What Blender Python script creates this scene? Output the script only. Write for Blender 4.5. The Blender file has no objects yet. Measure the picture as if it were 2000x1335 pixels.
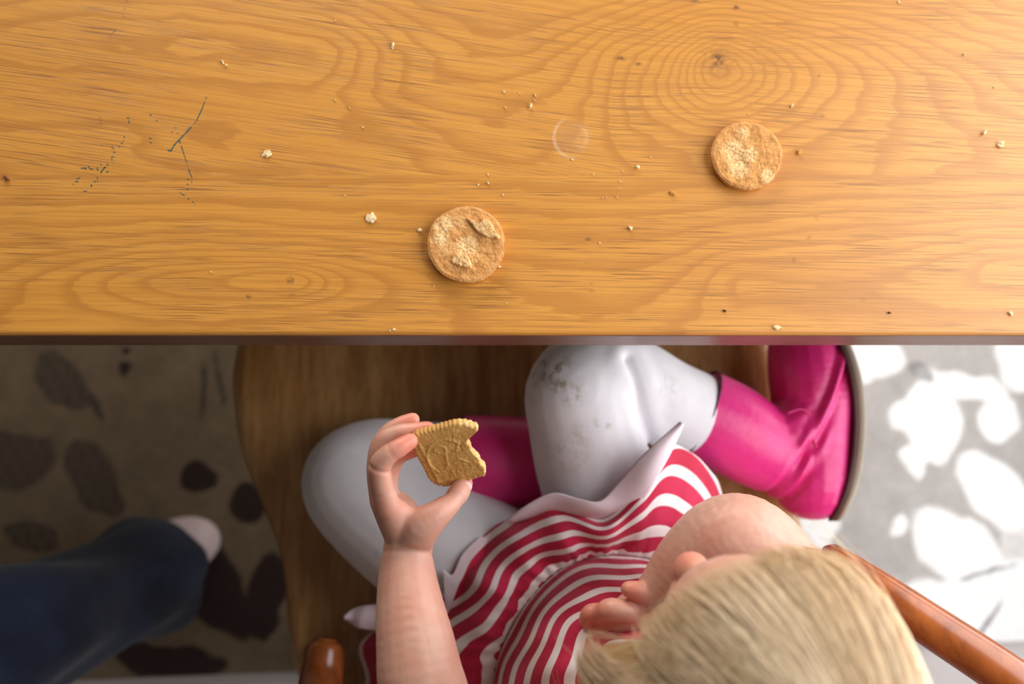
import bpy, bmesh, math, random
import numpy as np
from mathutils import Vector, Matrix, noise

random.seed(7)
rng = np.random.default_rng(7)
SC = bpy.context.scene
C = SC.collection
PI = math.pi

# ------------------------------------------------------------------ camera
CAM_H = 1.53
TILT = math.radians(10.5)
F_PX = 35.0 / 36.0 * 2000.0
cam_d = bpy.data.cameras.new('camera'); cam = bpy.data.objects.new('camera', cam_d); C.objects.link(cam)
cam_d.lens = 35; cam_d.sensor_width = 36; cam_d.clip_start = 0.02; cam_d.clip_end = 30
cam.location = (0, 0, CAM_H); cam.rotation_euler = (TILT, 0, 0)
cam_d.dof.use_dof = True; cam_d.dof.focus_distance = 0.785; cam_d.dof.aperture_fstop = 2.8
SC.camera = cam
vs = SC.view_settings
SC.display_settings.display_device = 'sRGB'
vs.view_transform = 'Standard'; vs.look = 'None'; vs.gamma = 1.0; vs.use_curve_mapping = False
vs.exposure = 0.0

# ------------------------------------------------------------------ light
world = bpy.data.worlds.new('room_ambience'); SC.world = world; world.use_nodes = True
bg = world.node_tree.nodes['Background']
bg.inputs[0].default_value = (1.0, 0.85, 0.70, 1); bg.inputs[1].default_value = 0.10

def area(name, loc, target, sx, sy, power, col, spread=180):
    l = bpy.data.lights.new(name, 'AREA'); l.shape = 'RECTANGLE'; l.size = sx; l.size_y = sy
    l.energy = power; l.color = col; l.spread = math.radians(spread)
    o = bpy.data.objects.new(name, l); C.objects.link(o); o.location = loc
    o.rotation_euler = (Vector(target) - Vector(loc)).to_track_quat('-Z', 'Y').to_euler()
    return o
# daylight through the glazed garden door on the right
area('door_daylight', (1.05, 0.22, 1.40), (0.0, 0.22, 1.30), 1.9, 2.1, 58, (0.97, 0.975, 1.0))
# added area light across the table to brighten its top; no window there
area('table_fill', (-0.45, 2.1, 1.45), (-0.2, 0.0, 0.75), 1.8, 0.6, 40, (1.0, 0.94, 0.86))

# ------------------------------------------------------------------ projection helpers
def V(px, py, z):
    """world point at height z that the photograph shows at pixel px, py"""
    u = (px - 1000.0) / F_PX; v = (667.5 - py) / F_PX
    dy = v * math.cos(TILT) + math.sin(TILT); dz = v * math.sin(TILT) - math.cos(TILT)
    t = (z - CAM_H) / dz
    return Vector((u * t, dy * t, z))
def to_px(x, y, z):
    dz = z - CAM_H
    c = y * math.cos(TILT) + dz * math.sin(TILT)
    d = y * math.sin(TILT) - dz * math.cos(TILT)
    return 1000 + F_PX * x / d, 667.5 - F_PX * c / d

# ------------------------------------------------------------------ object helpers
def link(name, me, mat=None, parent=None):
    o = bpy.data.objects.new(name, me); C.objects.link(o)
    if mat is not None:
        me.materials.clear(); me.materials.append(mat)
    if parent is not None: o.parent = parent
    return o
def tag(o, label=None, cat=None, group=None, kind=None):
    if label: o['label'] = label
    if cat: o['category'] = cat
    if group: o['group'] = group
    if kind: o['kind'] = kind
    return o
def thing(name, loc, label, cat, group=None):
    o = bpy.data.objects.new(name, None); C.objects.link(o); o.location = loc; o.empty_display_size = 0.03
    tag(o, label, cat, group); bpy.context.view_layer.update(); return o
def mesh_from(verts, faces, name='m', smooth=True):
    me = bpy.data.meshes.new(name); me.from_pydata([tuple(v) for v in verts], [], faces); me.update()
    if smooth: me.polygons.foreach_set('use_smooth', [True] * len(me.polygons))
    return me
def local(me, parent):
    """move world-space mesh data into the frame of an unrotated parent"""
    p = parent
    off = Vector((0, 0, 0))
    while p is not None:
        off += p.location; p = p.parent
    me.transform(Matrix.Translation(-off)); return me
def put(name, me, mat, parent):
    return link(name, local(me, parent), mat, parent)

def grid_mesh(P, closed_u=False, closed_v=False, smooth=True, name='g'):
    """P: array n x m x 3"""
    n, m, _ = P.shape
    idx = np.arange(n * m).reshape(n, m)
    a = idx; 
    iu = np.arange(n if closed_u else n - 1); iv = np.arange(m if closed_v else m - 1)
    A = idx[np.ix_(iu, iv)]; B = idx[np.ix_((iu + 1) % n, iv)]
    Cc = idx[np.ix_((iu + 1) % n, (iv + 1) % m)]; D = idx[np.ix_(iu, (iv + 1) % m)]
    F = np.stack([A, B, Cc, D], -1).reshape(-1, 4)
    me = bpy.data.meshes.new(name)
    me.vertices.add(n * m); me.vertices.foreach_set('co', P.reshape(-1).astype(np.float32))
    me.loops.add(F.size); me.loops.foreach_set('vertex_index', F.reshape(-1).astype(np.int32))
    me.polygons.add(len(F)); me.polygons.foreach_set('loop_start', (np.arange(len(F)) * 4).astype(np.int32))
    me.polygons.foreach_set('loop_total', np.full(len(F), 4, np.int32))
    me.update(calc_edges=True); me.validate()
    if smooth: me.polygons.foreach_set('use_smooth', [True] * len(me.polygons))
    return me
def set_attr(me, name, vals):
    at = me.attributes.new(name, 'FLOAT', 'POINT'); at.data.foreach_set('value', np.asarray(vals, np.float32).ravel())
def set_col(me, name, rgb):
    at = me.attributes.new(name, 'FLOAT_COLOR', 'POINT')
    a = np.ones((len(rgb), 4), np.float32); a[:, :3] = rgb; at.data.foreach_set('color', a.ravel())
def set_vec(me, name, v):
    at = me.attributes.new(name, 'FLOAT_VECTOR', 'POINT'); at.data.foreach_set('vector', np.asarray(v, np.float32).ravel())
def coords(me):
    a = np.empty(len(me.vertices) * 3, np.float32); me.vertices.foreach_get('co', a); return a.reshape(-1, 3).astype(float)
def set_coords(me, a):
    me.vertices.foreach_set('co', a.astype(np.float32).ravel()); me.update()

def normals(me):
    a = np.empty(len(me.vertices) * 3, np.float32); me.vertex_normals.foreach_get('vector', a); return a.reshape(-1, 3).astype(float)
def catmull(pts, n, closed=False):
    p = np.array([list(q) for q in pts], float)
    k = len(p)
    out = []
    segs = k if closed else k - 1
    ts = np.linspace(0, segs, n, endpoint=not closed)
    for t in ts:
        i = min(int(t), segs - 1); f = t - i
        g = lambda j: p[j % k] if closed else p[min(max(j, 0), k - 1)]
        a, b, c, d = g(i - 1), g(i), g(i + 1), g(i + 2)
        out.append(0.5 * (2 * b + (c - a) * f + (2 * a - 5 * b + 4 * c - d) * f * f + (3 * b - 3 * c + d - a) * f ** 3))
    return np.array(out)

# organic solids: unions of spheres and cones, voxel remeshed to one skin
_sph = {}
def unit_sphere(seg):
    if seg not in _sph:
        nv = max(6, seg // 2)
        th = np.linspace(0, 2 * PI, seg, endpoint=False); ph = np.linspace(0, PI, nv + 1)[1:-1]
        v = [(0, 0, 1)] + [(math.sin(p) * math.cos(t), math.sin(p) * math.sin(t), math.cos(p)) for p in ph for t in th] + [(0, 0, -1)]
        f = []
        for k in range(seg):
            k2 = (k + 1) % seg; f.append((0, 1 + k, 1 + k2))
            for r in range(nv - 2):
                a = 1 + r * seg
                f.append((a + k, a + seg + k, a + seg + k2)); f.append((a + k, a + seg + k2, a + k2))
            a = 1 + (nv - 2) * seg; f.append((a + k, len(v) - 1, a + k2))
        _sph[seg] = (np.array(v), np.array(f))
    return _sph[seg]
class Solid:
    def __init__(s): s.v = []; s.f = []; s.n = 0
    def add(s, v, f): s.v.append(v); s.f.append(f + s.n); s.n += len(v)
    def ball(s, c, r, seg=16):
        v, f = unit_sphere(seg); s.add(v * np.array(r if hasattr(r, '__len__') else (r, r, r)) + np.array(tuple(c)), f)
    def ellip(s, M, r, seg=24):
        v, f = unit_sphere(seg); Mn = np.array(M); s.add((v * np.array(r)) @ Mn[:3, :3].T + Mn[:3, 3], f)
    def cone(s, A, B, r0, r1, seg):
        d = (B - A).normalized(); u = d.orthogonal().normalized(); w = d.cross(u)
        t = np.linspace(0, 2 * PI, seg, endpoint=False)[:, None]
        ring = np.cos(t) * np.array(u) + np.sin(t) * np.array(w)
        v = np.concatenate([np.array(A) + ring * r0, np.array(B) + ring * r1, [tuple(A)], [tuple(B)]])
        f = []
        for k in range(seg):
            k2 = (k + 1) % seg; f += [(k, k2, seg + k2), (k, seg + k2, seg + k), (2 * seg, k2, k), (2 * seg + 1, seg + k, seg + k2)]
        s.add(v, np.array(f))
    def chain(s, pts, n=None, seg=16):
        """pts: (Vector, radius)"""
        a = [(*p, r) for p, r in pts]
        n = n or 6 * (len(pts) - 1) + 1
        q = catmull(a, n)
        for i in range(n):
            s.ball(q[i][:3], q[i][3], seg)
            if i:
                A = Vector(q[i - 1][:3]); B = Vector(q[i][:3])
                if (B - A).length > 1e-6: s.cone(A, B, q[i - 1][3], q[i][3], seg)
    def flat_chain(s, pts, up, ratio, n=24, seg=20):
        """like chain with an elliptic section; ratio scales the radius along up"""
        a = catmull([(*p, r) for p, r in pts], n)
        for i in range(n):
            d = Vector(a[min(i + 1, n - 1)][:3]) - Vector(a[max(i - 1, 0)][:3]); d.normalize()
            u = (Vector(up) - d * d.dot(Vector(up))).normalized(); w = d.cross(u)
            M = Matrix(((w.x, u.x, d.x, a[i][0]), (w.y, u.y, d.y, a[i][1]), (w.z, u.z, d.z, a[i][2]), (0, 0, 0, 1)))
            r = a[i][3]; s.ellip(M, (r, r * ratio, r), seg)
    def build(s, voxel, smooth=4, disp=None):
        me = bpy.data.meshes.new('tmp'); v = np.concatenate(s.v); f = np.concatenate(s.f)
        me.vertices.add(len(v)); me.vertices.foreach_set('co', v.astype(np.float32).ravel())
        me.loops.add(f.size); me.loops.foreach_set('vertex_index', f.astype(np.int32).ravel())
        me.polygons.add(len(f)); me.polygons.foreach_set('loop_start', (np.arange(len(f)) * 3).astype(np.int32)); me.polygons.foreach_set('loop_total', np.full(len(f), 3, np.int32))
        me.update(calc_edges=True)
        o = bpy.data.objects.new('tmp', me); C.objects.link(o)
        m = o.modifiers.new('r', 'REMESH'); m.mode = 'VOXEL'; m.voxel_size = voxel; m.use_smooth_shade = True
        if smooth:
            k = o.modifiers.new('s', 'SMOOTH'); k.iterations = smooth; k.factor = 0.5
        dg = bpy.context.evaluated_depsgraph_get(); dg.update()
        out = bpy.data.meshes.new_from_object(o.evaluated_get(dg))
        bpy.data.objects.remove(o); bpy.data.meshes.remove(me)
        out.polygons.foreach_set('use_smooth', [True] * len(out.polygons))
        if disp: set_coords(out, disp(coords(out), out))
        return out

def box_mesh(x0, x1, y0, y1, z0, z1, bevel=0.0, seg=2):
    bm = bmesh.new(); bmesh.ops.create_cube(bm, size=1)
    for v in bm.verts:
        v.co = Vector(((x0 + x1) / 2 + v.co.x * (x1 - x0), (y0 + y1) / 2 + v.co.y * (y1 - y0), (z0 + z1) / 2 + v.co.z * (z1 - z0)))
    if bevel: bmesh.ops.bevel(bm, geom=bm.edges[:], offset=bevel, segments=seg, affect='EDGES', profile=0.5)
    me = bpy.data.meshes.new('box'); bm.to_mesh(me); bm.free(); return me

def tube_mesh(pts, seg=16):
    """pts: (Vector, r) swept round tube with closed ends"""
    n = len(pts); verts = []; faces = []
    prev = None
    for i, (p, r) in enumerate(pts):
        d = (pts[min(i + 1, n - 1)][0] - pts[max(i - 1, 0)][0]).normalized()
        if prev is None: prev = d.orthogonal().normalized()
        u = (prev - d * prev.dot(d)).normalized(); prev = u; w = d.cross(u)
        for k in range(seg):
            a = 2 * PI * k / seg; verts.append(p + (u * math.cos(a) + w * math.sin(a)) * r)
    for i in range(n - 1):
        for k in range(seg):
            faces.append((i * seg + k, i * seg + (k + 1) % seg, (i + 1) * seg + (k + 1) % seg, (i + 1) * seg + k))
    faces.append(tuple(range(seg - 1, -1, -1))); faces.append(tuple((n - 1) * seg + k for k in range(seg)))
    return mesh_from(verts, faces)

# ------------------------------------------------------------------ material helpers
class NT:
    def __init__(s, name):
        s.m = bpy.data.materials.new(name); s.m.use_nodes = True; s.t = s.m.node_tree
        s.b = s.t.nodes['Principled BSDF']
    def n(s, typ, **kw):
        nd = s.t.nodes.new(typ)
        for k, v in kw.items(): setattr(nd, k, v)
        return nd
    def l(s, a, b): s.t.links.new(a, b)
    def attr(s, name): return s.n('ShaderNodeAttribute', attribute_name=name)
    def val(s, x, sock):
        if hasattr(x, 'is_output'): s.l(x, sock)
        else: sock.default_value = x
    def math(s, op, a, b=0.0, c=None, clamp=False):
        nd = s.n('ShaderNodeMath', operation=op); nd.use_clamp = clamp
        s.val(a, nd.inputs[0]); s.val(b, nd.inputs[1])
        if c is not None: s.val(c, nd.inputs[2])
        return nd.outputs[0]
    def mapr(s, x, a, b, c=0.0, d=1.0, smooth=True):
        nd = s.n('ShaderNodeMapRange'); nd.interpolation_type = 'SMOOTHSTEP' if smooth else 'LINEAR'
        s.val(x, nd.inputs[0]); nd.inputs[1].default_value = a; nd.inputs[2].default_value = b
        nd.inputs[3].default_value = c; nd.inputs[4].default_value = d; return nd.outputs[0]
    def noise(s, vec, scale, detail=3, rough=0.55, dist=0.0):
        nd = s.n('ShaderNodeTexNoise'); nd.inputs['Scale'].default_value = scale; nd.inputs['Detail'].default_value = detail
        nd.inputs['Roughness'].default_value = rough; nd.inputs['Distortion'].default_value = dist
        if vec is not None: s.l(vec, nd.inputs['Vector'])
        return nd.outputs['Fac']
    def mapping(s, vec, scale=(1, 1, 1), loc=(0, 0, 0), rot=(0, 0, 0)):
        nd = s.n('ShaderNodeMapping'); s.l(vec, nd.inputs[0]); nd.inputs['Scale'].default_value = scale
        nd.inputs['Location'].default_value = loc; nd.inputs['Rotation'].default_value = rot; return nd.outputs[0]
    def geo(s): return s.n('ShaderNodeNewGeometry').outputs['Position']
    def obj(s): return s.n('ShaderNodeTexCoord').outputs['Object']
    def mix(s, f, a, b, mode='MIX'):
        nd = s.n('ShaderNodeMix', data_type='RGBA', blend_type=mode); nd.clamp_factor = True
        s.val(f, nd.inputs[0])
        for x, k in ((a, 6), (b, 7)):
            if hasattr(x, 'is_output'): s.l(x, nd.inputs[k])
            else: nd.inputs[k].default_value = (*x, 1)
        return nd.outputs[2]
    def bump(s, h, strength=0.3, dist=0.001):
        nd = s.n('ShaderNodeBump'); s.l(h, nd.inputs['Height']); nd.inputs['Strength'].default_value = strength
        nd.inputs['Distance'].default_value = dist; s.l(nd.outputs[0], s.b.inputs['Normal'])
    def base(s, x):
        if hasattr(x, 'is_output'): s.l(x, s.b.inputs['Base Color'])
        else: s.b.inputs['Base Color'].default_value = (*x, 1)
        return s
    def p(s, **kw):
        for k, v in kw.items():
            key = {'rough': 'Roughness', 'spec': 'Specular IOR Level', 'sss': 'Subsurface Weight', 'ssc': 'Subsurface Scale',
                   'coat': 'Coat Weight', 'coatr': 'Coat Roughness', 'sheen': 'Sheen Weight', 'sheenr': 'Sheen Roughness', 'metal': 'Metallic', 'aniso': 'Anisotropic'}[k]
            s.val(v, s.b.inputs[key])
        return s

# --- table oak
def make_oak():
    t = NT('oak_table')
    ring = t.attr('ring').outputs['Fac']; fl = t.attr('flow').outputs['Vector']; pos = t.geo()
    small = t.noise(t.mapping(fl, (14, 70, 1)), 1.0, 4, 0.65)
    r = t.math('ADD', ring, t.math('MULTIPLY', t.math('SUBTRACT', small, 0.5), 0.8))
    fr = t.math('FRACT', r)
    # asymmetric growth ring: slow darkening then a sharp return
    late = t.math('MULTIPLY', t.mapr(fr, 0.45, 0.86), t.mapr(fr, 1.0, 0.9))
    broad = t.noise(t.mapping(fl, (2.2, 9, 1)), 1.0, 3, 0.5)
    fib = t.noise(t.mapping(fl, (12, 640, 1)), 1.0, 4, 0.65)
    mid = t.noise(t.mapping(fl, (4, 170, 1), (1, 2, 0)), 1.0, 3, 0.6)
    c = t.mix(broad, (0.645, 0.268, 0.032), (0.75, 0.355, 0.062))
    c = t.mix(t.math('MULTIPLY', late, 0.52), c, (0.42, 0.155, 0.020))
    c = t.mix(t.math('MULTIPLY', t.mapr(mid, 0.42, 0.68), 0.38), c, (0.50, 0.19, 0.026))
    c = t.mix(t.math('MULTIPLY', t.mapr(fib, 0.44, 0.64), 0.42), c, (0.44, 0.165, 0.024))
    # open pores: short dark dashes along the grain, denser in the early wood
    pore = t.noise(t.mapping(fl, (17, 1000, 1)), 1.0, 1.5, 0.5)
    patch = t.noise(t.mapping(fl, (7, 40, 1), (3, 5, 0)), 1.0, 2, 0.5)
    pm = t.math('MULTIPLY', t.mapr(pore, 0.545, 0.63), t.mapr(patch, 0.36, 0.56))
    pm = t.math('MULTIPLY', pm, t.mapr(late, 0.0, 1.0, 1.0, 0.5))
    c = t.mix(t.math('MULTIPLY', pm, 0.62), c, (0.24, 0.085, 0.016))
    kn = t.attr('knot').outputs['Fac']
    kn2 = t.math('MULTIPLY', kn, t.mapr(t.noise(pos, 220, 3, 0.6), 0.30, 0.62))
    c = t.mix(kn2, c, (0.11, 0.040, 0.016))
    st = t.attr('stain').outputs['Fac']
    c = t.mix(t.math('MULTIPLY', st, 0.5), c, (0.86, 0.66, 0.46))
    t.base(c)
    ro = t.mapr(t.noise(t.mapping(pos, (3, 7, 3)), 1.0, 4, 0.6), 0.3, 0.7, 0.40, 0.48)
    t.p(rough=ro, spec=0.5, coat=0.7, coatr=0.36)
    h = t.math('SUBTRACT', t.math('MULTIPLY', fib, 0.35), pm)
    t.bump(h, 0.35, 0.0004)
    return t.m
def wood_simple(name, dark, light, axis_scale, rough=0.35, coat=0.2):
    t = NT(name); o = t.geo()
    g = t.noise(t.mapping(o, axis_scale), 1.0, 4, 0.6, 0.4)
    f = t.noise(t.mapping(o, tuple(3.5 * a for a in axis_scale)), 1.0, 3, 0.6)
    c = t.mix(t.mapr(g, 0.3, 0.7), dark, light)
    c = t.mix(t.math('MULTIPLY', t.mapr(f, 0.5, 0.7), 0.35), c, tuple(0.5 * x for x in dark))
    t.base(c); t.p(rough=rough, coat=coat, coatr=0.25); t.bump(f, 0.15, 0.0005); return t.m

M = {}
M['oak'] = make_oak()
M['oak_edge'] = wood_simple('oak_edge_grain', (0.36, 0.14, 0.025), (0.52, 0.23, 0.05), (9, 60, 240), 0.42, 0.1)
M['seat'] = wood_simple('worn_seat_wood', (0.36, 0.165, 0.045), (0.58, 0.32, 0.12), (60, 9, 60), 0.30, 0.35)
M['rail'] = wood_simple('red_brown_polished_wood', (0.26, 0.062, 0.012), (0.42, 0.115, 0.022), (30, 12, 60), 0.27, 0.45)

def make_skin():
    t = NT('skin'); pos = t.geo()
    a = t.noise(pos, 28, 3, 0.6); b = t.noise(pos, 420, 2, 0.6)
    c = t.mix(t.mapr(a, 0.35, 0.7), (0.68, 0.39, 0.295), (0.65, 0.32, 0.235))
    c = t.mix(t.math('MULTIPLY', t.attr('blush').outputs['Fac'], 0.75), c, (0.74, 0.20, 0.13))
    t.base(c); t.p(rough=0.42, sss=0.35, ssc=0.006, spec=0.45)
    t.b.inputs['Subsurface Radius'].default_value = (1.0, 0.35, 0.2)
    t.bump(t.math('ADD', b, t.math('MULTIPLY', t.noise(pos, 150, 2, 0.6), 1.2)), 0.12, 0.0006)
    return t.m
M['skin'] = make_skin()

def fabric(name, c1, c2, scale=900, rough=0.85, sheen=0.3, bump=0.2, blot=20):
    t = NT(name); pos = t.geo()
    w = t.noise(pos, scale, 2, 0.6); b = t.noise(pos, blot, 4, 0.6)
    t.base(t.mix(t.mapr(b, 0.35, 0.65), c1, c2)); t.p(rough=rough, sheen=sheen, spec=0.25)
    t.bump(w, bump, 0.0008); return t.m
def make_tights():
    t = NT('white_cotton_tights'); pos = t.geo()
    w = t.noise(pos, 1100, 2, 0.6); b = t.noise(pos, 16, 4, 0.6)
    c = t.mix(t.mapr(b, 0.35, 0.65), (0.72, 0.70, 0.74), (0.80, 0.78, 0.81))
    d = t.attr('dirt').outputs['Fac']
    dn = t.noise(pos, 90, 4, 0.7)
    c = t.mix(t.math('MULTIPLY', d, t.mapr(dn, 0.45, 0.62)), c, (0.32, 0.26, 0.15))
    t.base(c); t.p(rough=0.85, sheen=0.25, spec=0.2); t.bump(w, 0.25, 0.0008); return t.m
M['tights'] = make_tights()
M['denim'] = fabric('dark_blue_denim', (0.007, 0.010, 0.024), (0.014, 0.021, 0.045), 700, 0.9, 0.1, 0.5, 12)
M['sock'] = fabric('pale_pink_sock', (0.55, 0.43, 0.43), (0.62, 0.50, 0.50), 700, 0.9, 0.1)
M['lining'] = fabric('pale_pink_dress_lining', (0.78, 0.62, 0.68), (0.85, 0.72, 0.78), 900, 0.9, 0.2)

def make_dress():
    t = NT('striped_dress_jersey'); s = t.attr('stripe').outputs['Fac']; pos = t.geo()
    fr = t.math('FRACT', s)
    white = t.math('MULTIPLY', t.mapr(fr, 0.57, 0.61), t.mapr(fr, 1.0, 0.965))
    b = t.noise(pos, 30, 3, 0.6)
    red = t.mix(t.mapr(b, 0.35, 0.65), (0.47, 0.014, 0.048), (0.58, 0.022, 0.078))
    wh = t.mix(t.mapr(b, 0.35, 0.65), (0.84, 0.74, 0.72), (0.88, 0.80, 0.79))
    c = t.mix(white, red, wh)
    t.base(c); t.p(rough=0.8, sheen=0.15, spec=0.25)
    t.bump(t.noise(pos, 1000, 2, 0.6), 0.25, 0.0006); return t.m
M['dress'] = make_dress()

def make_boot():
    t = NT('pink_leather'); pos = t.geo()
    b = t.noise(pos, 18, 4, 0.6); s = t.noise(pos, 130, 4, 0.65)
    c = t.mix(t.mapr(b, 0.3, 0.7), (0.70, 0.022, 0.19), (0.80, 0.036, 0.25))
    t.base(c); t.p(rough=t.mapr(s, 0.3, 0.7, 0.34, 0.48), spec=0.5)
    t.bump(t.math('ADD', s, t.noise(pos, 35, 3, 0.6)), 0.25, 0.0015); return t.m
M['boot'] = make_boot()
def plain(name, col, rough=0.7, n=60, var=0.85):
    t = NT(name); pos = t.geo(); b = t.noise(pos, n, 3, 0.6)
    t.base(t.mix(b, tuple(var * x for x in col), col)); t.p(rough=rough); return t.m
M['sole_dark'] = plain('dark_brown_boot_welt', (0.10, 0.045, 0.040), 0.6)
M['sole'] = plain('beige_crepe_sole', (0.42, 0.36, 0.27), 0.8)
M['boot_lining'] = plain('dark_boot_cuff', (0.16, 0.015, 0.05), 0.7)

def make_hair():
    t = NT('blonde_hair'); s = t.attr('strand').outputs['Fac']
    c = t.mix(s, (0.46, 0.27, 0.105), (0.84, 0.66, 0.45))
    t.base(c); t.p(rough=0.42, spec=0.5, sss=0.1, ssc=0.004); return t.m
M['hair'] = make_hair()
M['hair_cap'] = plain('blonde_under_hair', (0.52, 0.32, 0.14), 0.6, 90, 0.75)

def make_biscuit(name, dark, light, pale, rel=0.6, toast=0.0):
    t = NT(name); pos = t.obj()
    a = t.noise(pos, 130, 4, 0.65); b = t.noise(pos, 520, 3, 0.65); k = t.attr('pale').outputs['Fac']
    c = t.mix(t.mapr(a, 0.32, 0.68), dark, light)
    c = t.mix(t.math('MULTIPLY', k, t.mapr(b, 0.35, 0.6)), c, pale)
    holes = t.mapr(t.noise(pos, 330, 2, 0.5), 0.70, 0.78)
    c = t.mix(t.math('MULTIPLY', holes, 0.65), c, tuple(0.35 * x for x in dark))
    t.base(c); t.p(rough=0.75, spec=0.3, sss=0.08, ssc=0.002)
    t.bump(t.math('SUBTRACT', t.math('ADD', a, b), t.math('MULTIPLY', holes, 1.5)), rel, 0.0012); return t.m
M['round_biscuit'] = make_biscuit('golden_round_biscuit', (0.58, 0.255, 0.068), (0.76, 0.385, 0.125), (0.88, 0.63, 0.31), 0.7)
M['milk_biscuit'] = make_biscuit('malt_biscuit', (0.52, 0.285, 0.075), (0.62, 0.36, 0.11), (0.80, 0.55, 0.24), 0.35)
M['crumb'] = plain('pale_biscuit_crumb', (0.90, 0.68, 0.38), 0.8, 300, 0.8)
M['crumb_orange'] = plain('orange_biscuit_crumb', (0.75, 0.36, 0.06), 0.8, 300, 0.7)
M['crumb_dark'] = plain('dark_speck', (0.035, 0.02, 0.015), 0.8, 300, 0.7)
M['crumb_brown'] = plain('brown_speck', (0.30, 0.10, 0.03), 0.8, 300, 0.7)
M['ink'] = plain('blue_green_pen_ink', (0.012, 0.12, 0.135), 0.5, 900, 0.6)

# ------------------------------------------------------------------ floor and rug
def make_floor():
    t = NT('pale_floor'); pos = t.geo()
    n = t.noise(pos, 6, 4, 0.6); t.base(t.mix(n, (0.40, 0.36, 0.34), (0.50, 0.46, 0.45))); t.p(rough=0.5)
    return t.m
M['floor'] = make_floor()
o = link('floor', mesh_from([(-1.8, -1.9, 0), (1.09, -1.9, 0), (1.09, 2.8, 0), (-1.8, 2.8, 0)], [(0, 1, 2, 3)]), M['floor'])
tag(o, kind='structure')

RUG_Z = 0.010
def edge_y(px): return 1318 - 0.042 * (px - 400)          # rug's near edge in the photograph
pA = V(-300, edge_y(-300), RUG_Z); pB = V(2300, edge_y(2300), RUG_Z)
NX, NY = 560, 420
X = np.linspace(-1.15, 1.04, NX)[:, None] * np.ones((1, NY))
T = np.linspace(0, 1, NY)[None, :]
yb = pA.y + (X - pA.x) / (pB.x - pA.x) * (pB.y - pA.y)
Y = yb + T * (0.95 - yb)
c_, s_ = math.cos(TILT), math.sin(TILT)
dzz = RUG_Z - CAM_H
cc = Y * c_ + dzz * s_; dd = Y * s_ - dzz * c_
PX = 1000 + F_PX * X / dd; PY = 667.5 - F_PX * cc / dd     # rug design drawn in the photograph's frame, kept as rug colour
def vnoise(x, y, sc, seed):
    r = np.random.default_rng(seed); g = r.random((64, 64))
    u = x / sc; v = y / sc; i = np.floor(u).astype(int); j = np.floor(v).astype(int); fu = u - i; fv = v - j
    fu = fu * fu * (3 - 2 * fu); fv = fv * fv * (3 - 2 * fv)
    G = lambda a, b: g[a % 64, b % 64]
    return (G(i, j) * (1 - fu) + G(i + 1, j) * fu) * (1 - fv) + (G(i, j + 1) * (1 - fu) + G(i + 1, j + 1) * fu) * fv
wx = PX + (vnoise(PX, PY, 34, 1) - .5) * 16 + (vnoise(PX, PY, 9, 5) - .5) * 3
wy = PY + (vnoise(PX, PY, 34, 2) - .5) * 16 + (vnoise(PX, PY, 9, 6) - .5) * 3
base = np.array([0.165, 0.118, 0.074]); col = np.ones((NX, NY, 3)) * base  # dark left ground, floor shade included in the colour
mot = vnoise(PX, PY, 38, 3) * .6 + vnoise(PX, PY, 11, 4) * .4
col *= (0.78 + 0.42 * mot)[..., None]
# ground painted greyer and lighter towards the door: daylight and shade in the colour
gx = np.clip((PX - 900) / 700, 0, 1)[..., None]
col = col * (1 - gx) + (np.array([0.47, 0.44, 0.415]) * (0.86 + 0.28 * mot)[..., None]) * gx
def blob(cx, cy, rx, ry, rot, c, taper=0.0, stripes=False, amt=1.0):
    global col
    a = math.radians(rot); u = (wx - cx) * math.cos(a) + (wy - cy) * math.sin(a); v = -(wx - cx) * math.sin(a) + (wy - cy) * math.cos(a)
    w = np.clip(1 - taper * u / rx, .25, 3)
    d = np.sqrt((u / rx) ** 2 + (v / (ry * w)) ** 2)
    m = np.clip((1.06 - d) / 0.12, 0, 1) * amt
    if stripes: m = m * (0.62 + 0.38 * (np.sin(PX * 2 * PI / 13) > -0.2))
    col = col * (1 - m[..., None]) + np.array(c) * m[..., None]
DK = (0.028, 0.014, 0.013); GD = (0.062, 0.046, 0.033); WH = (0.93, 0.92, 0.90); BG = (0.40, 0.31, 0.2)  # dark leaves deepened along with the ground for the floor shade
for b in [(122, 745, 68, 40, 48, GD, .2, True), (185, 790, 30, 10, 60, GD), (42, 895, 72, 55, -10, GD, .3, True), (185, 935, 86, 46, 62, GD, .1, True),
          (388, 932, 34, 34, 0, DK), (480, 985, 38, 36, 0, DK), (418, 1150, 120, 58, 52, DK, .2), (520, 1165, 95, 34, 98, DK, .2),
          (330, 1290, 110, 34, 5, DK), (245, 720, 11, 11, 0, DK), (250, 688, 9, 7, 0, DK), (397, 770, 60, 6, 88, GD), (425, 740, 55, 5, 80, GD),
          (-120, 760, 70, 40, 20, GD, .2, True), (-90, 1180, 80, 50, 70, DK), (60, 1050, 60, 30, 20, GD, 0, True), (310, 560, 70, 40, 10, GD, 0, True), (100, 560, 60, 36, 60, DK),
          (520, 700, 80, 8, 95, GD), (600, 850, 90, 50, 30, DK), (760, 1000, 90, 50, 70, DK), (700, 700, 90, 50, 10, GD), (900, 760, 80, 40, 60, DK),
          (1150, 1000, 90, 50, 30, GD), (1200, 800, 80, 50, 70, WH), (1350, 900, 80, 50, 0, GD)]:
    blob(*b)
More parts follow.
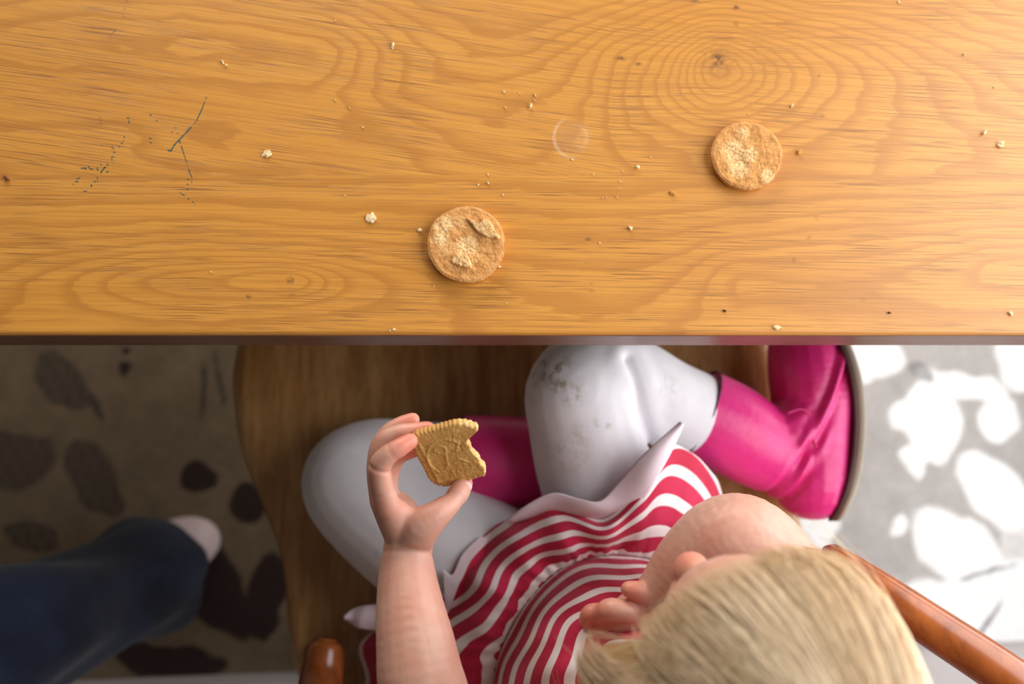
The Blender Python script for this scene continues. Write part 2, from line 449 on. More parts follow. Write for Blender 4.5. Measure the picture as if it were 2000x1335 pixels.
for b in [(1700, 690, 70, 46, 20, WH), (1690, 738, 16, 12, 0, WH), (1602, 1025, 34, 48, 0, WH), (1990, 700, 48, 64, 0, WH), (1880, 752, 92, 26, 12, WH),
          (1800, 790, 76, 36, -32, WH), (1822, 832, 74, 62, 70, WH, .35), (1788, 905, 34, 22, 80, WH, .6), (1952, 818, 44, 46, 0, WH), (1945, 960, 96, 56, 45, WH, -.2),
          (1880, 1078, 112, 62, 36, WH, .1), (1758, 1027, 15, 20, 0, WH), (1870, 1195, 128, 60, 12, WH), (1985, 1180, 60, 90, 0, WH), (1990, 1060, 30, 70, 0, WH, 0, False, .5),
          (1800, 730, 30, 16, 30, (.2, .19, .19), 0, False, .7), (1925, 1222, 58, 5, -55, (.3, .29, .29)), (1935, 1120, 60, 4, -20, (.36, .35, .34)),
          (2100, 860, 80, 60, 20, WH), (2130, 1080, 90, 60, 60, WH), (2120, 690, 70, 40, 60, WH), (1560, 620, 90, 50, 10, WH), (1850, 590, 100, 50, 30, WH),
          (2060, 600, 80, 50, 90, WH), (1620, 1170, 60, 36, 40, WH), (1480, 1180, 80, 40, 10, WH), (1740, 1180, 24, 50, 10, WH, 0, False, .6)]:
    blob(*b)
P = np.stack([X, Y, np.full_like(X, RUG_Z) + 0.0008 * (vnoise(PX, PY, 6, 9) - .5)], -1)
rug_top = grid_mesh(P, name='rug')
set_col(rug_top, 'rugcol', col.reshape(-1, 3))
def make_rug():
    t = NT('woven_leaf_rug'); pos = t.geo()
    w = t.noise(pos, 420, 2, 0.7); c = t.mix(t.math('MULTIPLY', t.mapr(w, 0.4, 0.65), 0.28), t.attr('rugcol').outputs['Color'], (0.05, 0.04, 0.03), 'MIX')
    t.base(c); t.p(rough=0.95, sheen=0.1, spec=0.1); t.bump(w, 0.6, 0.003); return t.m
M['rug'] = make_rug()
M['rug_side'] = plain('rug_binding', (0.30, 0.24, 0.18), 0.9)
rug = thing('rug', (0, 0, 0), 'beige and grey rug with dark and white leaf shapes under the chair', 'rug')
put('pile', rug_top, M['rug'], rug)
yl, yr = float(yb[0, 0]), float(yb[-1, 0])
side = []
rim = [(-1.15, yl), (1.04, yr), (1.04, .95), (-1.15, .95)]
vv = [(x, y, 0.0005) for x, y in rim] + [(x, y, RUG_Z - 0.0006) for x, y in rim]
put('backing', mesh_from(vv, [(0, 1, 5, 4), (1, 2, 6, 5), (2, 3, 7, 6), (3, 0, 4, 7), (3, 2, 1, 0)], smooth=False), M['rug_side'], rug)

# wall with the glazed garden door on the right (beyond the frame)
M['wall'] = plain('warm_white_wall', (0.72, 0.68, 0.60), 0.9, 8, 0.94)
bmw = bmesh.new()
def addbox(bm, x0, x1, y0, y1, z0, z1):
    bmesh.ops.create_cube(bm, size=1, matrix=Matrix.Translation(((x0 + x1) / 2, (y0 + y1) / 2, (z0 + z1) / 2)) @ Matrix.Diagonal((x1 - x0, y1 - y0, z1 - z0, 1)))
addbox(bmw, 1.09, 1.19, -1.9, -0.75, 0, 2.6); addbox(bmw, 1.09, 1.19, 1.15, 2.8, 0, 2.6); addbox(bmw, 1.09, 1.19, -0.75, 1.15, 2.46, 2.6)
mw = bpy.data.meshes.new('w'); bmw.to_mesh(mw); bmw.free()
tag(link('wall_right', mw, M['wall']), kind='structure')

# ------------------------------------------------------------------ table
ZT = 0.75; TH = 0.045
Y0 = V(1000, 652.5, ZT).y
XL, XR = -1.25, 0.74  # left end lengthened out of view so the top shades the floor
table = thing('dining_table', (0, Y0, 0), 'long golden oak table seen from above with crumbs and blue-green pen marks', 'table')
SEAM = [(-300, 327), (200, 331), (420, 334), (700, 340), (1000, 345), (1300, 347), (1700, 350), (2300, 352)]
def seam_y(px): return np.interp(px, [a for a, _ in SEAM], [b for _, b in SEAM])
yseam = V(1000, 342, ZT).y
yr2 = yseam + 0.215; yr3 = yr2 + 0.19
def board(y0, y1, res, which, name='board'):
    nx = int((XR - XL) / res); ny = max(6, int((y1 - y0) / res))
    xs = np.linspace(XL, XR, nx); ys = np.linspace(y0, y1, ny)
    # front lip: rounded arris on the first rows
    P = np.zeros((nx, ny, 3)); P[..., 0] = xs[:, None]; P[..., 1] = ys[None, :]; P[..., 2] = ZT
    b = 0.0028
    def arris(d): 
        d = np.clip(d, 0, b); return b - np.sqrt(np.maximum(0, b * b - (b - d) ** 2))
    if which == 'front':
        extra = np.array([y0 + b * (1 - math.cos(a)) for a in np.linspace(0, PI / 2, 6)])
        ys = np.concatenate([extra, ys[ys > y0 + b * 1.2]]); ny = len(ys)
        P = np.zeros((nx, ny, 3)); P[..., 0] = xs[:, None]; P[..., 1] = ys[None, :]; P[..., 2] = ZT
        P[..., 2] -= arris(ys - y0)[None, :]
    g = 0.0
    for k, e in ((0, y0), (1, y1)):
        if which == 'front' and k == 0: continue
        dd_ = np.abs(ys - e); P[..., 2] -= np.where(dd_ < 0.0007, g, 0)[None, :]
    # skirt rows: close the sides of the board
    lo = P.copy()[:, :1]; lo[..., 2] = ZT - TH; hi = P.copy()[:, -1:]; hi[..., 2] = ZT - TH
    P = np.concatenate([lo, P, hi], 1)
    e0 = P[:1].copy(); e0[..., 2] = ZT - TH; e1 = P[-1:].copy(); e1[..., 2] = ZT - TH
    P = np.concatenate([e0, P, e1], 0)
    me = grid_mesh(P, closed_v=True, name='board')
    px, py = None, None
    x = P[..., 0].ravel(); y = P[..., 1].ravel(); z = P[..., 2].ravel()
    cz = ZT - CAM_H; c2 = y * c_ + cz * s_; d2 = y * s_ - cz * c_
    px = 1000 + F_PX * x / d2; py = 667.5 - F_PX * c2 / d2
    def G(cx, cy, sx, sy, sxl=None, rot=0.0):
        u = (px - cx) * math.cos(rot) + (py - cy) * math.sin(rot); v = -(px - cx) * math.sin(rot) + (py - cy) * math.cos(rot)
        s = np.where(u < 0, sxl or sx, sx)
        return np.exp(-np.sqrt(1 + (u / s) ** 2 + (v / sy) ** 2) + 1)
    nz = (vnoise(px * .45 + 900, py + 900, 90, 21) - .5) * 1.0 + (vnoise(px * .5 + 900, py + 900, 30, 22) - .5) * 0.22
    if which == 'front':
        v = py - 0.015 * px
        ring = v / 62.0 + nz * .6 + 3.4 * G(568, 547, 60, 24, 90) + 5.0 * G(330, 548, 200, 46, 160) + 5.2 * G(2010, 520, 190, 60, 200) + 2.5 * G(1450, 545, 170, 50, 60) + 1.6 * G(780, 545, 120, 40)
        defl = -14 * G(568, 547, 50, 22) * np.sign(547 - py) - 10 * G(330, 548, 180, 46) * np.sign(548 - py)
        fx = px; fy = v + 0.25 * defl
    elif which == 'second':
        tilt = np.interp(px, [0, 500, 1100, 1500, 1700, 2000], [0.135, 0.15, 0.125, 0.05, 0.0, 0.02])
        v = py - (0.14 * np.minimum(px, 1200) + 0.05 * np.clip(px - 1200, 0, 2000))
        ring = v / 58.0 + nz * 1.5 + 5.5 * G(1402, 122, 60, 48, 50) + 8.0 * G(1420, 140, 230, 110, 120) + 6.2 * G(600, 95, 110, 95, 900, 0.12) + 2.6 * G(1230, 170, 60, 70, 90) + 2.0 * G(1700, 150, 220, 60)
        kk = G(1402, 130, 120, 70)
        fx = px; fy = v + 18 * kk * np.sign(py - 120) * np.clip(np.abs(py - 120) / 60, 0, 1) - 0.0 * kk
    else:
        v = py + 0.03 * px; ring = v / 50.0 + nz + 4 * G(900, -150, 400, 60); fx = px; fy = v
    S0 = F_PX / (CAM_H - ZT)
    set_attr(me, 'ring', ring)
    set_vec(me, 'flow', np.stack([fx / S0 + (0 if which == 'front' else 3.3), fy / S0 + (0.0 if which == 'front' else 7.7) + (ZT - z) * 1.0, np.zeros_like(fx)], -1))
    def spot(cx, cy, rx, ry): return (1 if rx > 7 else .6) * np.clip(1.2 - np.sqrt(((px - cx) / rx) ** 2 + ((py - cy) / ry) ** 2), 0, 1)
    kn = np.zeros_like(px)
    for s in [(1402, 116, 16, 20), (1437, 15, 9, 5), (1437, 47, 7, 6), (1358, 0, 10, 5), (567, 547, 8, 8), (571, 574, 7, 5), (484, 580, 8, 4), (1148, 467, 9, 3), (1212, 115, 12, 5), (1246, 125, 9, 4),
              (1550, 507, 6, 6), (1580, 463, 6, 4), (1606, 226, 5, 4), (1600, 148, 4, 4), (1154, 568, 7, 3), (1155, 553, 3, 3), (1144, 512, 4, 3), (1685, 585, 5, 3), (1668, 596, 5, 2), (1595, 425, 3, 6), (1473, 96, 4, 3)]:
        kn = np.maximum(kn, spot(*s))
    halo = spot(1402, 118, 40, 42) * .35; kn = np.maximum(kn, halo)
    kn = np.where(z < ZT - 0.02, 0, kn)
    set_attr(me, 'knot', np.clip(kn, 0, 1))
    dr = np.sqrt((px - 1122) ** 2 + (py - 268) ** 2); ang = np.arctan2(py - 268, px - 1122)
    arc = np.exp(-((dr - 40) / 2.2) ** 2) * np.clip(np.cos(ang - math.radians(165)) * 1.2, 0, 1) + .45 * np.exp(-((dr - 24) / 2.5) ** 2) * np.clip(np.cos(ang + math.radians(10)), 0, 1) + .12 * np.clip((38 - dr) / 10, 0, 1)
    set_attr(me, 'stain', np.clip(arc, 0, 1))
    me.set_sharp_from_angle(angle=math.radians(50))
    ob = put(name, me, M['oak'], table)
    return ob
board(Y0, yseam - 0.00003, 0.0015, 'front')
board(yseam + 0.00003, yr2 - 0.0001, 0.0015, 'second')
board(yr2 + 0.0001, yr3 - 0.0001, 0.006, 'rear')
board(yr3 + 0.0001, yr3 + 0.32, 0.006, 'rear')
YB = yr3 + 0.32  # rear depth out of view also extended to shade the floor
M['edge'] = wood_simple('shaded_table_edge', (0.15, 0.062, 0.030), (0.24, 0.105, 0.055), (12, 60, 260), 0.40, 0.15)
put('edge_shade_strip', box_mesh(XL, XR, Y0 - .0006, Y0 + .002, ZT - TH, ZT - .0045), M['edge'], table)  # added strip, its dark tone stands in for shade on the front face
put('underside', box_mesh(XL + .003, XR - .003, Y0 + .003, YB - .003, ZT - TH, ZT - TH + .012), M['oak_edge'], table)
for (a, b, c, d) in ((XL + .10, XR - .10, Y0 + .20, Y0 + .225), (XL + .10, XR - .10, YB - .125, YB - .10), (XL + .10, XL + .125, Y0 + .20, YB - .10), (XR - .125, XR - .10, Y0 + .20, YB - .10)):
    put('apron', box_mesh(a, b, c, d, ZT - TH - .09, ZT - TH, .002), M['oak_edge'], table)
for x in (XL + .06, XR - .13):
    for y in (Y0 + .34, YB - .16):
        put('leg', box_mesh(x, x + .07, y, y + .07, 0.0105, ZT - TH, .004), M['oak_edge'], table)

# pen marks: thin ink film on the wood
def ribbon(bm, pts, w):
    pts = [V(a, b, ZT + 0.00012) for a, b in pts]
    prev = None
    for i, p in enumerate(pts):
        d = (pts[min(i + 1, len(pts) - 1)] - pts[max(i - 1, 0)]).normalized(); n_ = Vector((-d.y, d.x, 0))
        ww = w[i] if hasattr(w, '__len__') else w
        ww = ww / 2492 / 2
        a = bm.verts.new(p + n_ * ww); b = bm.verts.new(p - n_ * ww)
        if prev: bm.faces.new((prev[0], prev[1], b, a))
        prev = (a, b)
def crop(x, y): return 120 + x / 5.803, 170 + y / 5.803
bi = bmesh.new()
s1 = [(1643, 108), (1632, 150), (1605, 215), (1588, 260), (1560, 320), (1530, 380), (1500, 420), (1455, 470), (1415, 515), (1370, 560), (1335, 600), (1300, 632), (1275, 665), (1250, 705), (1238, 722), (1205, 715)]
s1 = [crop(a, b) for a, b in s1]
def rough_line(pts, n, wbase, gap, sd):
    q = catmull([(a, b) for a, b in pts], n); r = random.Random(sd)
    seg = []
    for i in range(n):
        p = (q[i][0] + r.uniform(-.35, .35), q[i][1] + r.uniform(-.35, .35))
        if r.random() < gap:
            if len(seg) > 1: ribbon(bi, [s[0] for s in seg], [s[1] for s in seg])
            seg = []
        else: seg.append((p, wbase(i / n) * r.uniform(.6, 1.35)))
    if len(seg) > 1: ribbon(bi, [s[0] for s in seg], [s[1] for s in seg])
rough_line(s1, 90, lambda t: 1.5 + 1.7 * t, .04, 1)
rough_line([crop(1335, 600), crop(1370, 700), crop(1400, 795), crop(1430, 890), crop(1455, 965), crop(1483, 1030)], 46, lambda t: 1.7, .10, 2)
def flush_ink(label):
    global bi
    m_ = bpy.data.meshes.new('ink'); bi.to_mesh(m_); bi.free(); bi = bmesh.new()
    o_ = put('pen_stroke', m_, M['ink'], table); o_['label'] = label; o_['kind'] = 'stuff'
flush_ink('forked blue-green pen stroke on the oak')
for (x, y, w, a) in [(1478, 1055, 12, 80), (1475, 1080, 12, 80), (1435, 1045, 26, -50), (1430, 1100, 24, 20), (1425, 1158, 34, 0), (1350, 1195, 14, 70), (1380, 1220, 50, 20), (1440, 1265, 26, 10), (1490, 1300, 18, 40),
        (1508, 1325, 10, 30), (1012, 315, 32, 35), (1080, 380, 22, 10), (755, 350, 34, 8), (765, 385, 22, 80), (762, 402, 24, 0), (1008, 580, 40, 0), (1015, 628, 34, 12), (713, 565, 26, 30), (685, 637, 30, 5), (705, 605, 18, 0),
        (600, 737, 36, 5), (580, 790, 46, -5), (572, 822, 26, 70), (525, 880, 28, 60), (448, 880, 20, 30), (475, 930, 95, -48), (455, 962, 40, -60), (492, 910, 40, -10), (408, 925, 36, 70), (412, 940, 24, 0), (350, 930, 30, 10),
        (250, 918, 70, -4), (275, 925, 24, 20), (310, 905, 26, 60), (325, 925, 30, 30), (192, 1032, 60, -25), (175, 1070, 44, 0), (138, 1102, 16, 0), (408, 1030, 34, -65), (378, 1070, 30, 0), (410, 1068, 16, 0), (340, 1118, 30, -70), (340, 1112, 22, 0),
        (270, 1178, 46, 0), (458, 660, 16, -30), (440, 345, 14, 20), (448, 375, 12, 0), (450, 412, 16, 30), (1297, 460, 16, 10), (1257, 507, 18, 40), (1320, 520, 16, 0), (520, 960, 40, 0), (575, 680, 26, 0), (655, 675, 20, 5), (590, 700, 18, 20)]:
    x, y = crop(x, y); w /= 5.8; a = math.radians(a)
    ribbon(bi, [(x - w / 2 * math.cos(a), y - w / 2 * math.sin(a)), (x - w / 5 * math.cos(a), y - w / 5 * math.sin(a)), (x + w / 5 * math.cos(a), y + w / 5 * math.sin(a)), (x + w / 2 * math.cos(a), y + w / 2 * math.sin(a))], [.5, 2.3, 2.0, .5])
for (x, y, w, a) in [(243, 18, 5, -60), (241, 32, 3, 0), (222, 62, 14, -40), (215, 70, 5, -60), (248, 2, 6, -80)]:
    a = math.radians(a); ribbon(bi, [(x - w / 2 * math.cos(a), y - w / 2 * math.sin(a)), (x, y), (x + w / 2 * math.cos(a), y + w / 2 * math.sin(a))], [.4, 1.0, .4])
mi = bpy.data.meshes.new('ink'); bi.to_mesh(mi); bi.free()
o = put('pen_dashes', mi, M['ink'], table); o['label'] = 'blue-green broken pen dashes on the oak'; o['kind'] = 'stuff'

# ------------------------------------------------------------------ round biscuits on the table
def round_biscuit(cx, cy, rpx, seed, label, bits, pale, lobes=0.01):
    c = V(cx, cy, ZT + .006); S = F_PX / (CAM_H - ZT - .006); R = rpx / S; H = 0.0085
    root = thing('round_biscuit', (c.x, c.y, ZT), label, 'biscuit', None)
    nr, na = 64, 180
    rr = np.concatenate([np.linspace(0, 1, nr) ** .8, np.array([1.012, 1.015, 1.008, .99, .965, .0])])
    zz = np.concatenate([np.zeros(nr), np.array([-.08, -.30, -.65, -.9, -1.0, -1.0])])
    th = np.linspace(0, 2 * PI, na, endpoint=False)
    P = np.zeros((len(rr), na, 3))
    pal = np.zeros((len(rr), na))
    for i, r in enumerate(rr):
        for j, a in enumerate(th):
            x = math.cos(a); y = math.sin(a)
            wob = 1 + lobes * (noise.noise(Vector((x * 1.5, y * 1.5, seed))) * 2) + .006 * noise.noise(Vector((x * 12, y * 12, seed)))
            X_, Y_ = x * r * R * wob, y * r * R * wob
            p = Vector((X_ * 140, Y_ * 140, seed)); q = Vector((X_ * 420, Y_ * 420, seed))
            z = H + zz[i] * (H - .0003)
            if i < nr:
                e = min(1, (1 - r) * 9)
                z += (noise.noise(p) * .0009 + noise.noise(q) * .00035) * min(1, .3 + (1 - r) * 8) - .0009 * (1 - min(1, (1 - r) * 14)) ** 2
                for (bx, by, br, bd) in pale:
                    dd_ = math.hypot(X_ / R - bx, Y_ / R - by) / br
                    if dd_ < 1: z += bd * (1 - dd_ ** 2) * e; pal[i, j] = max(pal[i, j], min(1, (1 - dd_) * 2.2))
                pal[i, j] = max(pal[i, j], max(0, noise.noise(p * .6 + Vector((9, 9, 9))) * 1.0 - .3))
            else: X_ *= 1 + .008 * noise.noise(q); Y_ *= 1 + .008 * noise.noise(q)
            P[i, j] = (X_, Y_, max(z, .0002))
    me = grid_mesh(P, closed_v=True, name='biscuit'); set_attr(me, 'pale', pal.ravel())
    link('biscuit_disc', me, M['round_biscuit'], root)
    for poly, h in bits:
        pts = [((x - cx) / S, -(y - cy) / S) for x, y in poly]
        n = len(pts); mx = sum(p[0] for p in pts) / n; my = sum(p[1] for p in pts) / n
        n2 = n * 5
        ol = catmull(pts, n2, closed=True)
        rows = []
        for f, z in ((1.0, 0), (1.0, .55), (.93, .92), (.75, 1.05), (.5, .95), (.25, 1.1), (.02, 1.0)):
            row = []
            for k, (x, y) in enumerate(ol):
                X_ = mx + (x - mx) * f; Y_ = my + (y - my) * f
                zz_ = H - .0008 + h * z + (noise.noise(Vector((X_ * 500, Y_ * 500, seed + 3))) * .0009 if z > .3 else 0)
                row.append((X_, Y_, zz_))
            rows.append(row)
        mb = grid_mesh(np.array(rows), closed_v=True, name='bit'); set_attr(mb, 'pale', np.full(len(mb.vertices), .75))
        link('broken_flake', mb, M['round_biscuit'], root)
    return root
def c6(pts): return [(780 + x / 6.068, 360 + y / 6.068) for x, y in pts]
round_biscuit(911, 476, 78, 3.0, 'round golden biscuit with broken flakes on top, nearer the table edge', [
    (c6([(800, 400), (870, 410), (960, 450), (1000, 400), (1060, 420), (1120, 480), (1150, 560), (1205, 620), (1190, 655), (1130, 640), (1060, 640), (960, 590), (900, 540), (850, 470)]), .0038),
    (c6([(650, 850), (740, 870), (800, 870), (850, 930), (860, 1015), (780, 1018), (690, 990), (612, 955), (630, 900)]), .0036),
    (c6([(860, 900), (900, 905), (935, 940), (900, 955), (862, 945)]), .0015)],
    [(.0, -.1, .35, -.0006), (.1, .0, .25, -.0008), (-.6, .5, .3, .0003), (-.65, .1, .25, .0003)], .02)
round_biscuit(1458, 304, 72, 11.0, 'round golden biscuit with a pale crumbly patch, below the wood knot', [], [(-.35, .1, .42, -.0007), (-.25, -.4, .35, -.0006), (.55, -.65, .25, .0004), (-.1, .65, .2, .0004), (.05, .0, .3, .0008)], .004)

# ------------------------------------------------------------------ crumbs
def crumb(px, py, size, mat='crumb', flat=.6, label=None, group=None):
    S = F_PX / (CAM_H - ZT); r = size / S / 2; r = max(r, 2.2 / S / 2 * 1.0)
    bm = bmesh.new(); bmesh.ops.create_icosphere(bm, subdivisions=3 if size > 5 else 2, radius=1)
    sd = px * .37 + py * .11
    for v in bm.verts:
        k = 1 + .7 * noise.noise(v.co * 1.3 + Vector((sd, 0, 0))) + .16 * noise.noise(v.co * 3.5 + Vector((sd, 4, 0)))
        v.co = Vector((v.co.x * k * r, v.co.y * k * r * (.72 + .3 * math.sin(sd)), v.co.z * k * r * flat))
    zmin = min(v.co.z for v in bm.verts)
    for v in bm.verts: v.co.z -= zmin
    me = bpy.data.meshes.new('crumb'); bm.to_mesh(me); bm.free()
    o = link('biscuit_crumb' if mat != 'crumb_dark' else 'dark_speck', me, M[mat]); p = V(px, py, ZT); o.location = (p.x, p.y, ZT); o.rotation_euler.z = sd
    if mat == 'crumb_dark': cat = 'speck'
    else: cat = 'crumb'
    tag(o, label, cat, group)
LAB = {(442, 128): 'tiny crumb just right of the small white crumb above the pen stroke',
 (1045, 187): 'topmost crumb of the right-hand cluster above the ring stain', (1043, 196): 'middle crumb of the cluster above the ring stain, over its largest one',
 (984, 180): 'tiny crumb upper left of the cluster above the ring stain', (987, 211): 'tiny crumb left of the largest crumb in the upper cluster',
 (1014, 183): 'tiny crumb between the left and right crumbs of the upper cluster', (682, 211): 'tiny crumb below and left of the top flake, right one of two level with it',
 (654, 196): 'tiny crumb above and left of another one, right of the pen strokes', (708, 249): 'tiny crumb on the upper board, midway between pen strokes and ring stain',
 (1171, 475): 'tiny crumb on the front board right of a small dark knot mark', (1117, 312): 'tiny crumb directly below the white ring stain',
 (953, 341): 'tiny crumb on the board joint above the flaked biscuit', (953, 358): 'tiny crumb just below the board joint above the flaked biscuit',
 (934, 361): 'tiny crumb left of another one, above the flaked biscuit', (982, 381): 'tiny crumb above and right of the flaked biscuit',
 (847, 559): 'tiny crumb at the lower left of the flaked biscuit', (1941, 171): 'tiny crumb near the right edge of the upper board, above the white pair',
 (412, 531): 'lone tiny crumb on the front board left of the small knot', (674, 382): 'tiny crumb above and left of the translucent flake',
 (1270, 307): 'tiny crumb above and right of the crumb beside the ring stain', (762, 646): 'tiny crumb on the front edge, left of a slightly larger one',
 (1524, 640): 'tiny crumb on the front edge, right beside the whitish crumb above the boot', (989, 592): 'lone tiny crumb near the front edge below the flaked biscuit',
 (1462, 224): 'tiny crumb at the upper rim of the crumbly-patch biscuit', (655, 40): 'lone tiny crumb near the top edge, left of the top flake', (1755, 5): 'tiny crumb at the very top edge on the right side of the table'}
BIG = [(767, 90, 15, 'crumb', .35, 'pale crumb flake alone near the top middle of the table'),
       (522, 301, 18, 'crumb', .25, 'flat pale crumb flake right of the pen strokes'),
       (725, 426, 19, 'crumb', .22, 'flat translucent crumb flake left of the biscuit with flakes'),
       (1036, 209, 11, 'crumb', .7, 'largest crumb of the small cluster above the white ring stain'),
       (1313, 378, 11, 'crumb_orange', .6, 'orange crumb lower left of the crumbly-patch biscuit'),
       (1560, 298, 10, 'crumb_orange', .7, 'orange crumb close to the right side of the upper biscuit'),
       (1921, 260, 12, 'crumb', .6, 'white crumb near the right edge, upper one of a pair'),
       (1954, 283, 15, 'crumb', .4, 'white crumb near the right edge, lower one of a pair'),
       (1973, 612, 12, 'crumb', .4, 'pale crumb near the front edge at the far right of the table'),
       (1516, 640, 12, 'crumb', .4, 'whitish crumb on the front edge of the table above the pink boot'),
       (820, 450, 8, 'crumb', .6, 'small crumb touching distance left of the biscuit with flakes'),
       (1245, 327, 8, 'crumb', .7, 'small crumb right of the white ring stain'),
       (1546, 208, 8, 'crumb', .7, 'small pale crumb above and right of the upper biscuit'),
       (436, 123, 8, 'crumb', .7, 'small white crumb above the long pen stroke'),
       (1231, 446, 8, 'crumb', .8, 'small white crumb between the two biscuits'),
       (975, 521, 7, 'crumb', .7, 'tiny crumb at the lower right rim of the flaked biscuit'),
       (769, 644, 7, 'crumb', .7, 'tiny crumb on the front edge of the table below the flaked biscuit'),
       (14, 348, 14, 'crumb_brown', .4, 'brown crumb at the far left edge of the table'),
       (1882, 107, 6, 'crumb', .7, 'tiny white crumb in the upper right of the table'),
       (1415, 607, 6, 'crumb_dark', .7, 'black speck near the front edge, the one left of the pair'),
       (1736, 611, 6, 'crumb_dark', .7, 'black speck near the front edge, the one right of the pair')]
for px, py, s, m_, fl, lab in BIG: crumb(px, py, s, m_, fl, lab)
for px, py, s in [(442, 128, 4), (1045, 187, 6), (1043, 196, 5), (984, 180, 5), (987, 211, 5), (1014, 183, 3), (682, 211, 4), (654, 196, 4), (708, 249, 4), (1171, 475, 4), (1117, 312, 4), (953, 341, 4), (953, 358, 5), (934, 361, 4),
        (982, 381, 4), (1183, 386, 3), (1205, 385, 4), (1211, 355, 4), (1209, 369, 3), (1176, 386, 3), (847, 559, 4), (1941, 171, 4), (412, 531, 4), (674, 382, 3), (1215, 335, 3), (1270, 307, 3), (1159, 341, 3), (762, 646, 4), (1524, 640, 6), (989, 592, 3), (1462, 224, 3), (655, 40, 3), (1755, 5, 5)]:
    crumb(px, py, s, 'crumb', .7, LAB.get((px, py), 'tiny pale biscuit crumb on the golden oak table'), 'tiny crumbs scattered on the table')

# ------------------------------------------------------------------ chair
ZS = 0.43
chair = thing('wooden_armchair', (0.03, 0.0, 0.0105), 'brown wooden armchair with shaped seat that the child sits on', 'chair')
OUT = [(700, 585), (560, 600), (480, 640), (456, 700), (453, 770), (470, 880), (510, 985), (542, 1070), (556, 1150), (563, 1240), (590, 1340), (680, 1440), (900, 1500), (1150, 1510), (1380, 1460), (1510, 1340), (1562, 1200),
       (1578, 1100), (1572, 1040), (1545, 960), (1535, 880), (1522, 780), (1512, 700), (1490, 640), (1400, 595), (1250, 580), (1000, 575)]
ow = [V(a, b, ZS) for a, b in OUT]
ol = catmull([(p.x, p.y) for p in ow], 160, closed=True)
cen = ol.mean(0)
rows = []
for f, z in ((.0, -.012), (.15, -.0125), (.3, -.0125), (.5, -.011), (.65, -.008), (.78, -.004), (.88, -.001), (.95, .0), (.985, -.001), (1.0, -.006), (1.004, -.015), (.998, -.026), (.985, -.034), (.96, -.038), (.0, -.038)):
    rows.append([(cen[0] + (x - cen[0]) * f, cen[1] + (y - cen[1]) * f, ZS + z) for x, y in ol])
put('seat', grid_mesh(np.array(rows), closed_v=True), M['seat'], chair)
for (a, b, dx, dy) in ((620, 690, -.03, .03), (1400, 690, .03, .03), (690, 1360, -.03, -.05), (1430, 1360, .03, -.05)):
    t0 = V(a, b, ZS - .03); pts = []
    for i in range(13):
        f = i / 12; r = .016 + .006 * math.sin(PI * f) + (.004 if i in (3, 9) else 0)
        pts.append((Vector((t0.x + dx * f, t0.y + dy * f, t0.z * (1 - f) + .0145 * f)), r if i < 12 else .013))
    put('leg', tube_mesh(pts), M['rail'], chair)
# arm rails
def rail(pts, name='arm_rail', r0=.017):
    q = catmull(pts, 40); return put(name, tube_mesh([(Vector(p[:3]), p[3]) for p in q], 20), M['rail'], chair)
A = V(1618, 1092, .665); B = V(1790, 1203, .685); Cc_ = V(2010, 1350, .70); D_ = V(2200, 1500, .705)
rail([(*V(1606, 1086, .664), .007), (*A, .0145), (*V(1680, 1130, .672), .0165), (*B, .0175), (*Cc_, .0185), (*D_, .0185)])
A2 = V(634, 1262, .60); 
rail([(*V(640, 1246, .520), .008), (*V(636, 1268, .522), .018), (*V(626, 1335, .535), .021), (*V(612, 1420, .58), .020), (*V(600, 1560, .66), .0185)])
# arm supports
def post(a, b, name='arm_post', r=.012):
    pts = []
    for i in range(11):
        f = i / 10; pts.append((a.lerp(b, f), r * (1 + .35 * math.sin(PI * f) + (.3 if i in (2, 8) else 0))))
    put(name, tube_mesh(pts), M['rail'], chair)
post(V(1520, 1130, ZS - .01), V(1680, 1130, .660)); post(V(625, 1270, ZS - .01), V(632, 1310, .525))
# back: posts, crest rail and spindles (below the frame)
bl = V(600, 1560, .66); br = V(2200, 1500, .705)
bl0 = V(700, 1400, ZS - .01); br0 = V(1480, 1380, ZS - .01)
topl = Vector((bl.x, bl.y - .05, .92)); topr = Vector((br.x - .02, br.y - .05, .92))
post(bl0, bl, 'back_post', .014); post(br0, br, 'back_post', .014); post(bl, topl, 'back_post', .014); post(br, topr, 'back_post', .014)
cr = [(topl.lerp(topr, f) + Vector((0, -.06 * math.sin(PI * f), .0)), .017) for f in np.linspace(-.04, 1.04, 24)]
put('crest_rail', tube_mesh(cr), M['rail'], chair)
for f in (.2, .35, .5, .65, .8):
    a = bl0.lerp(br0, f) + Vector((0, -.012, 0)); b = topl.lerp(topr, f) + Vector((0, -.06 * math.sin(PI * f), 0))
    post(a, b, 'spindle', .0075)

# ------------------------------------------------------------------ the child
child = thing('child', tuple(V(1230, 1240, ZS)), 'blonde child in red and white striped dress, white tights and pink boots holding a biscuit', 'person')
HC = V(1497, 1366, .897)                                   # head centre
Fh = Vector((-.42, .91, 0)).normalized(); pitch = math.radians(16)
F = (Fh * math.cos(pitch) + Vector((0, 0, -math.sin(pitch)))).normalized()
U = (Fh * math.sin(pitch) + Vector((0, 0, math.cos(pitch)))).normalized()
R_ = F.cross(U).normalized()
HM = Matrix(((R_.x, F.x, U.x, HC.x), (R_.y, F.y, U.y, HC.y), (R_.z, F.z, U.z, HC.z), (0, 0, 0, 1)))
def HP(x, y, z): return HM @ Vector((x, y, z))
def HE(s, x, y, z, r, seg=20): s.ellip(HM @ Matrix.Translation((x, y, z)), r, seg)

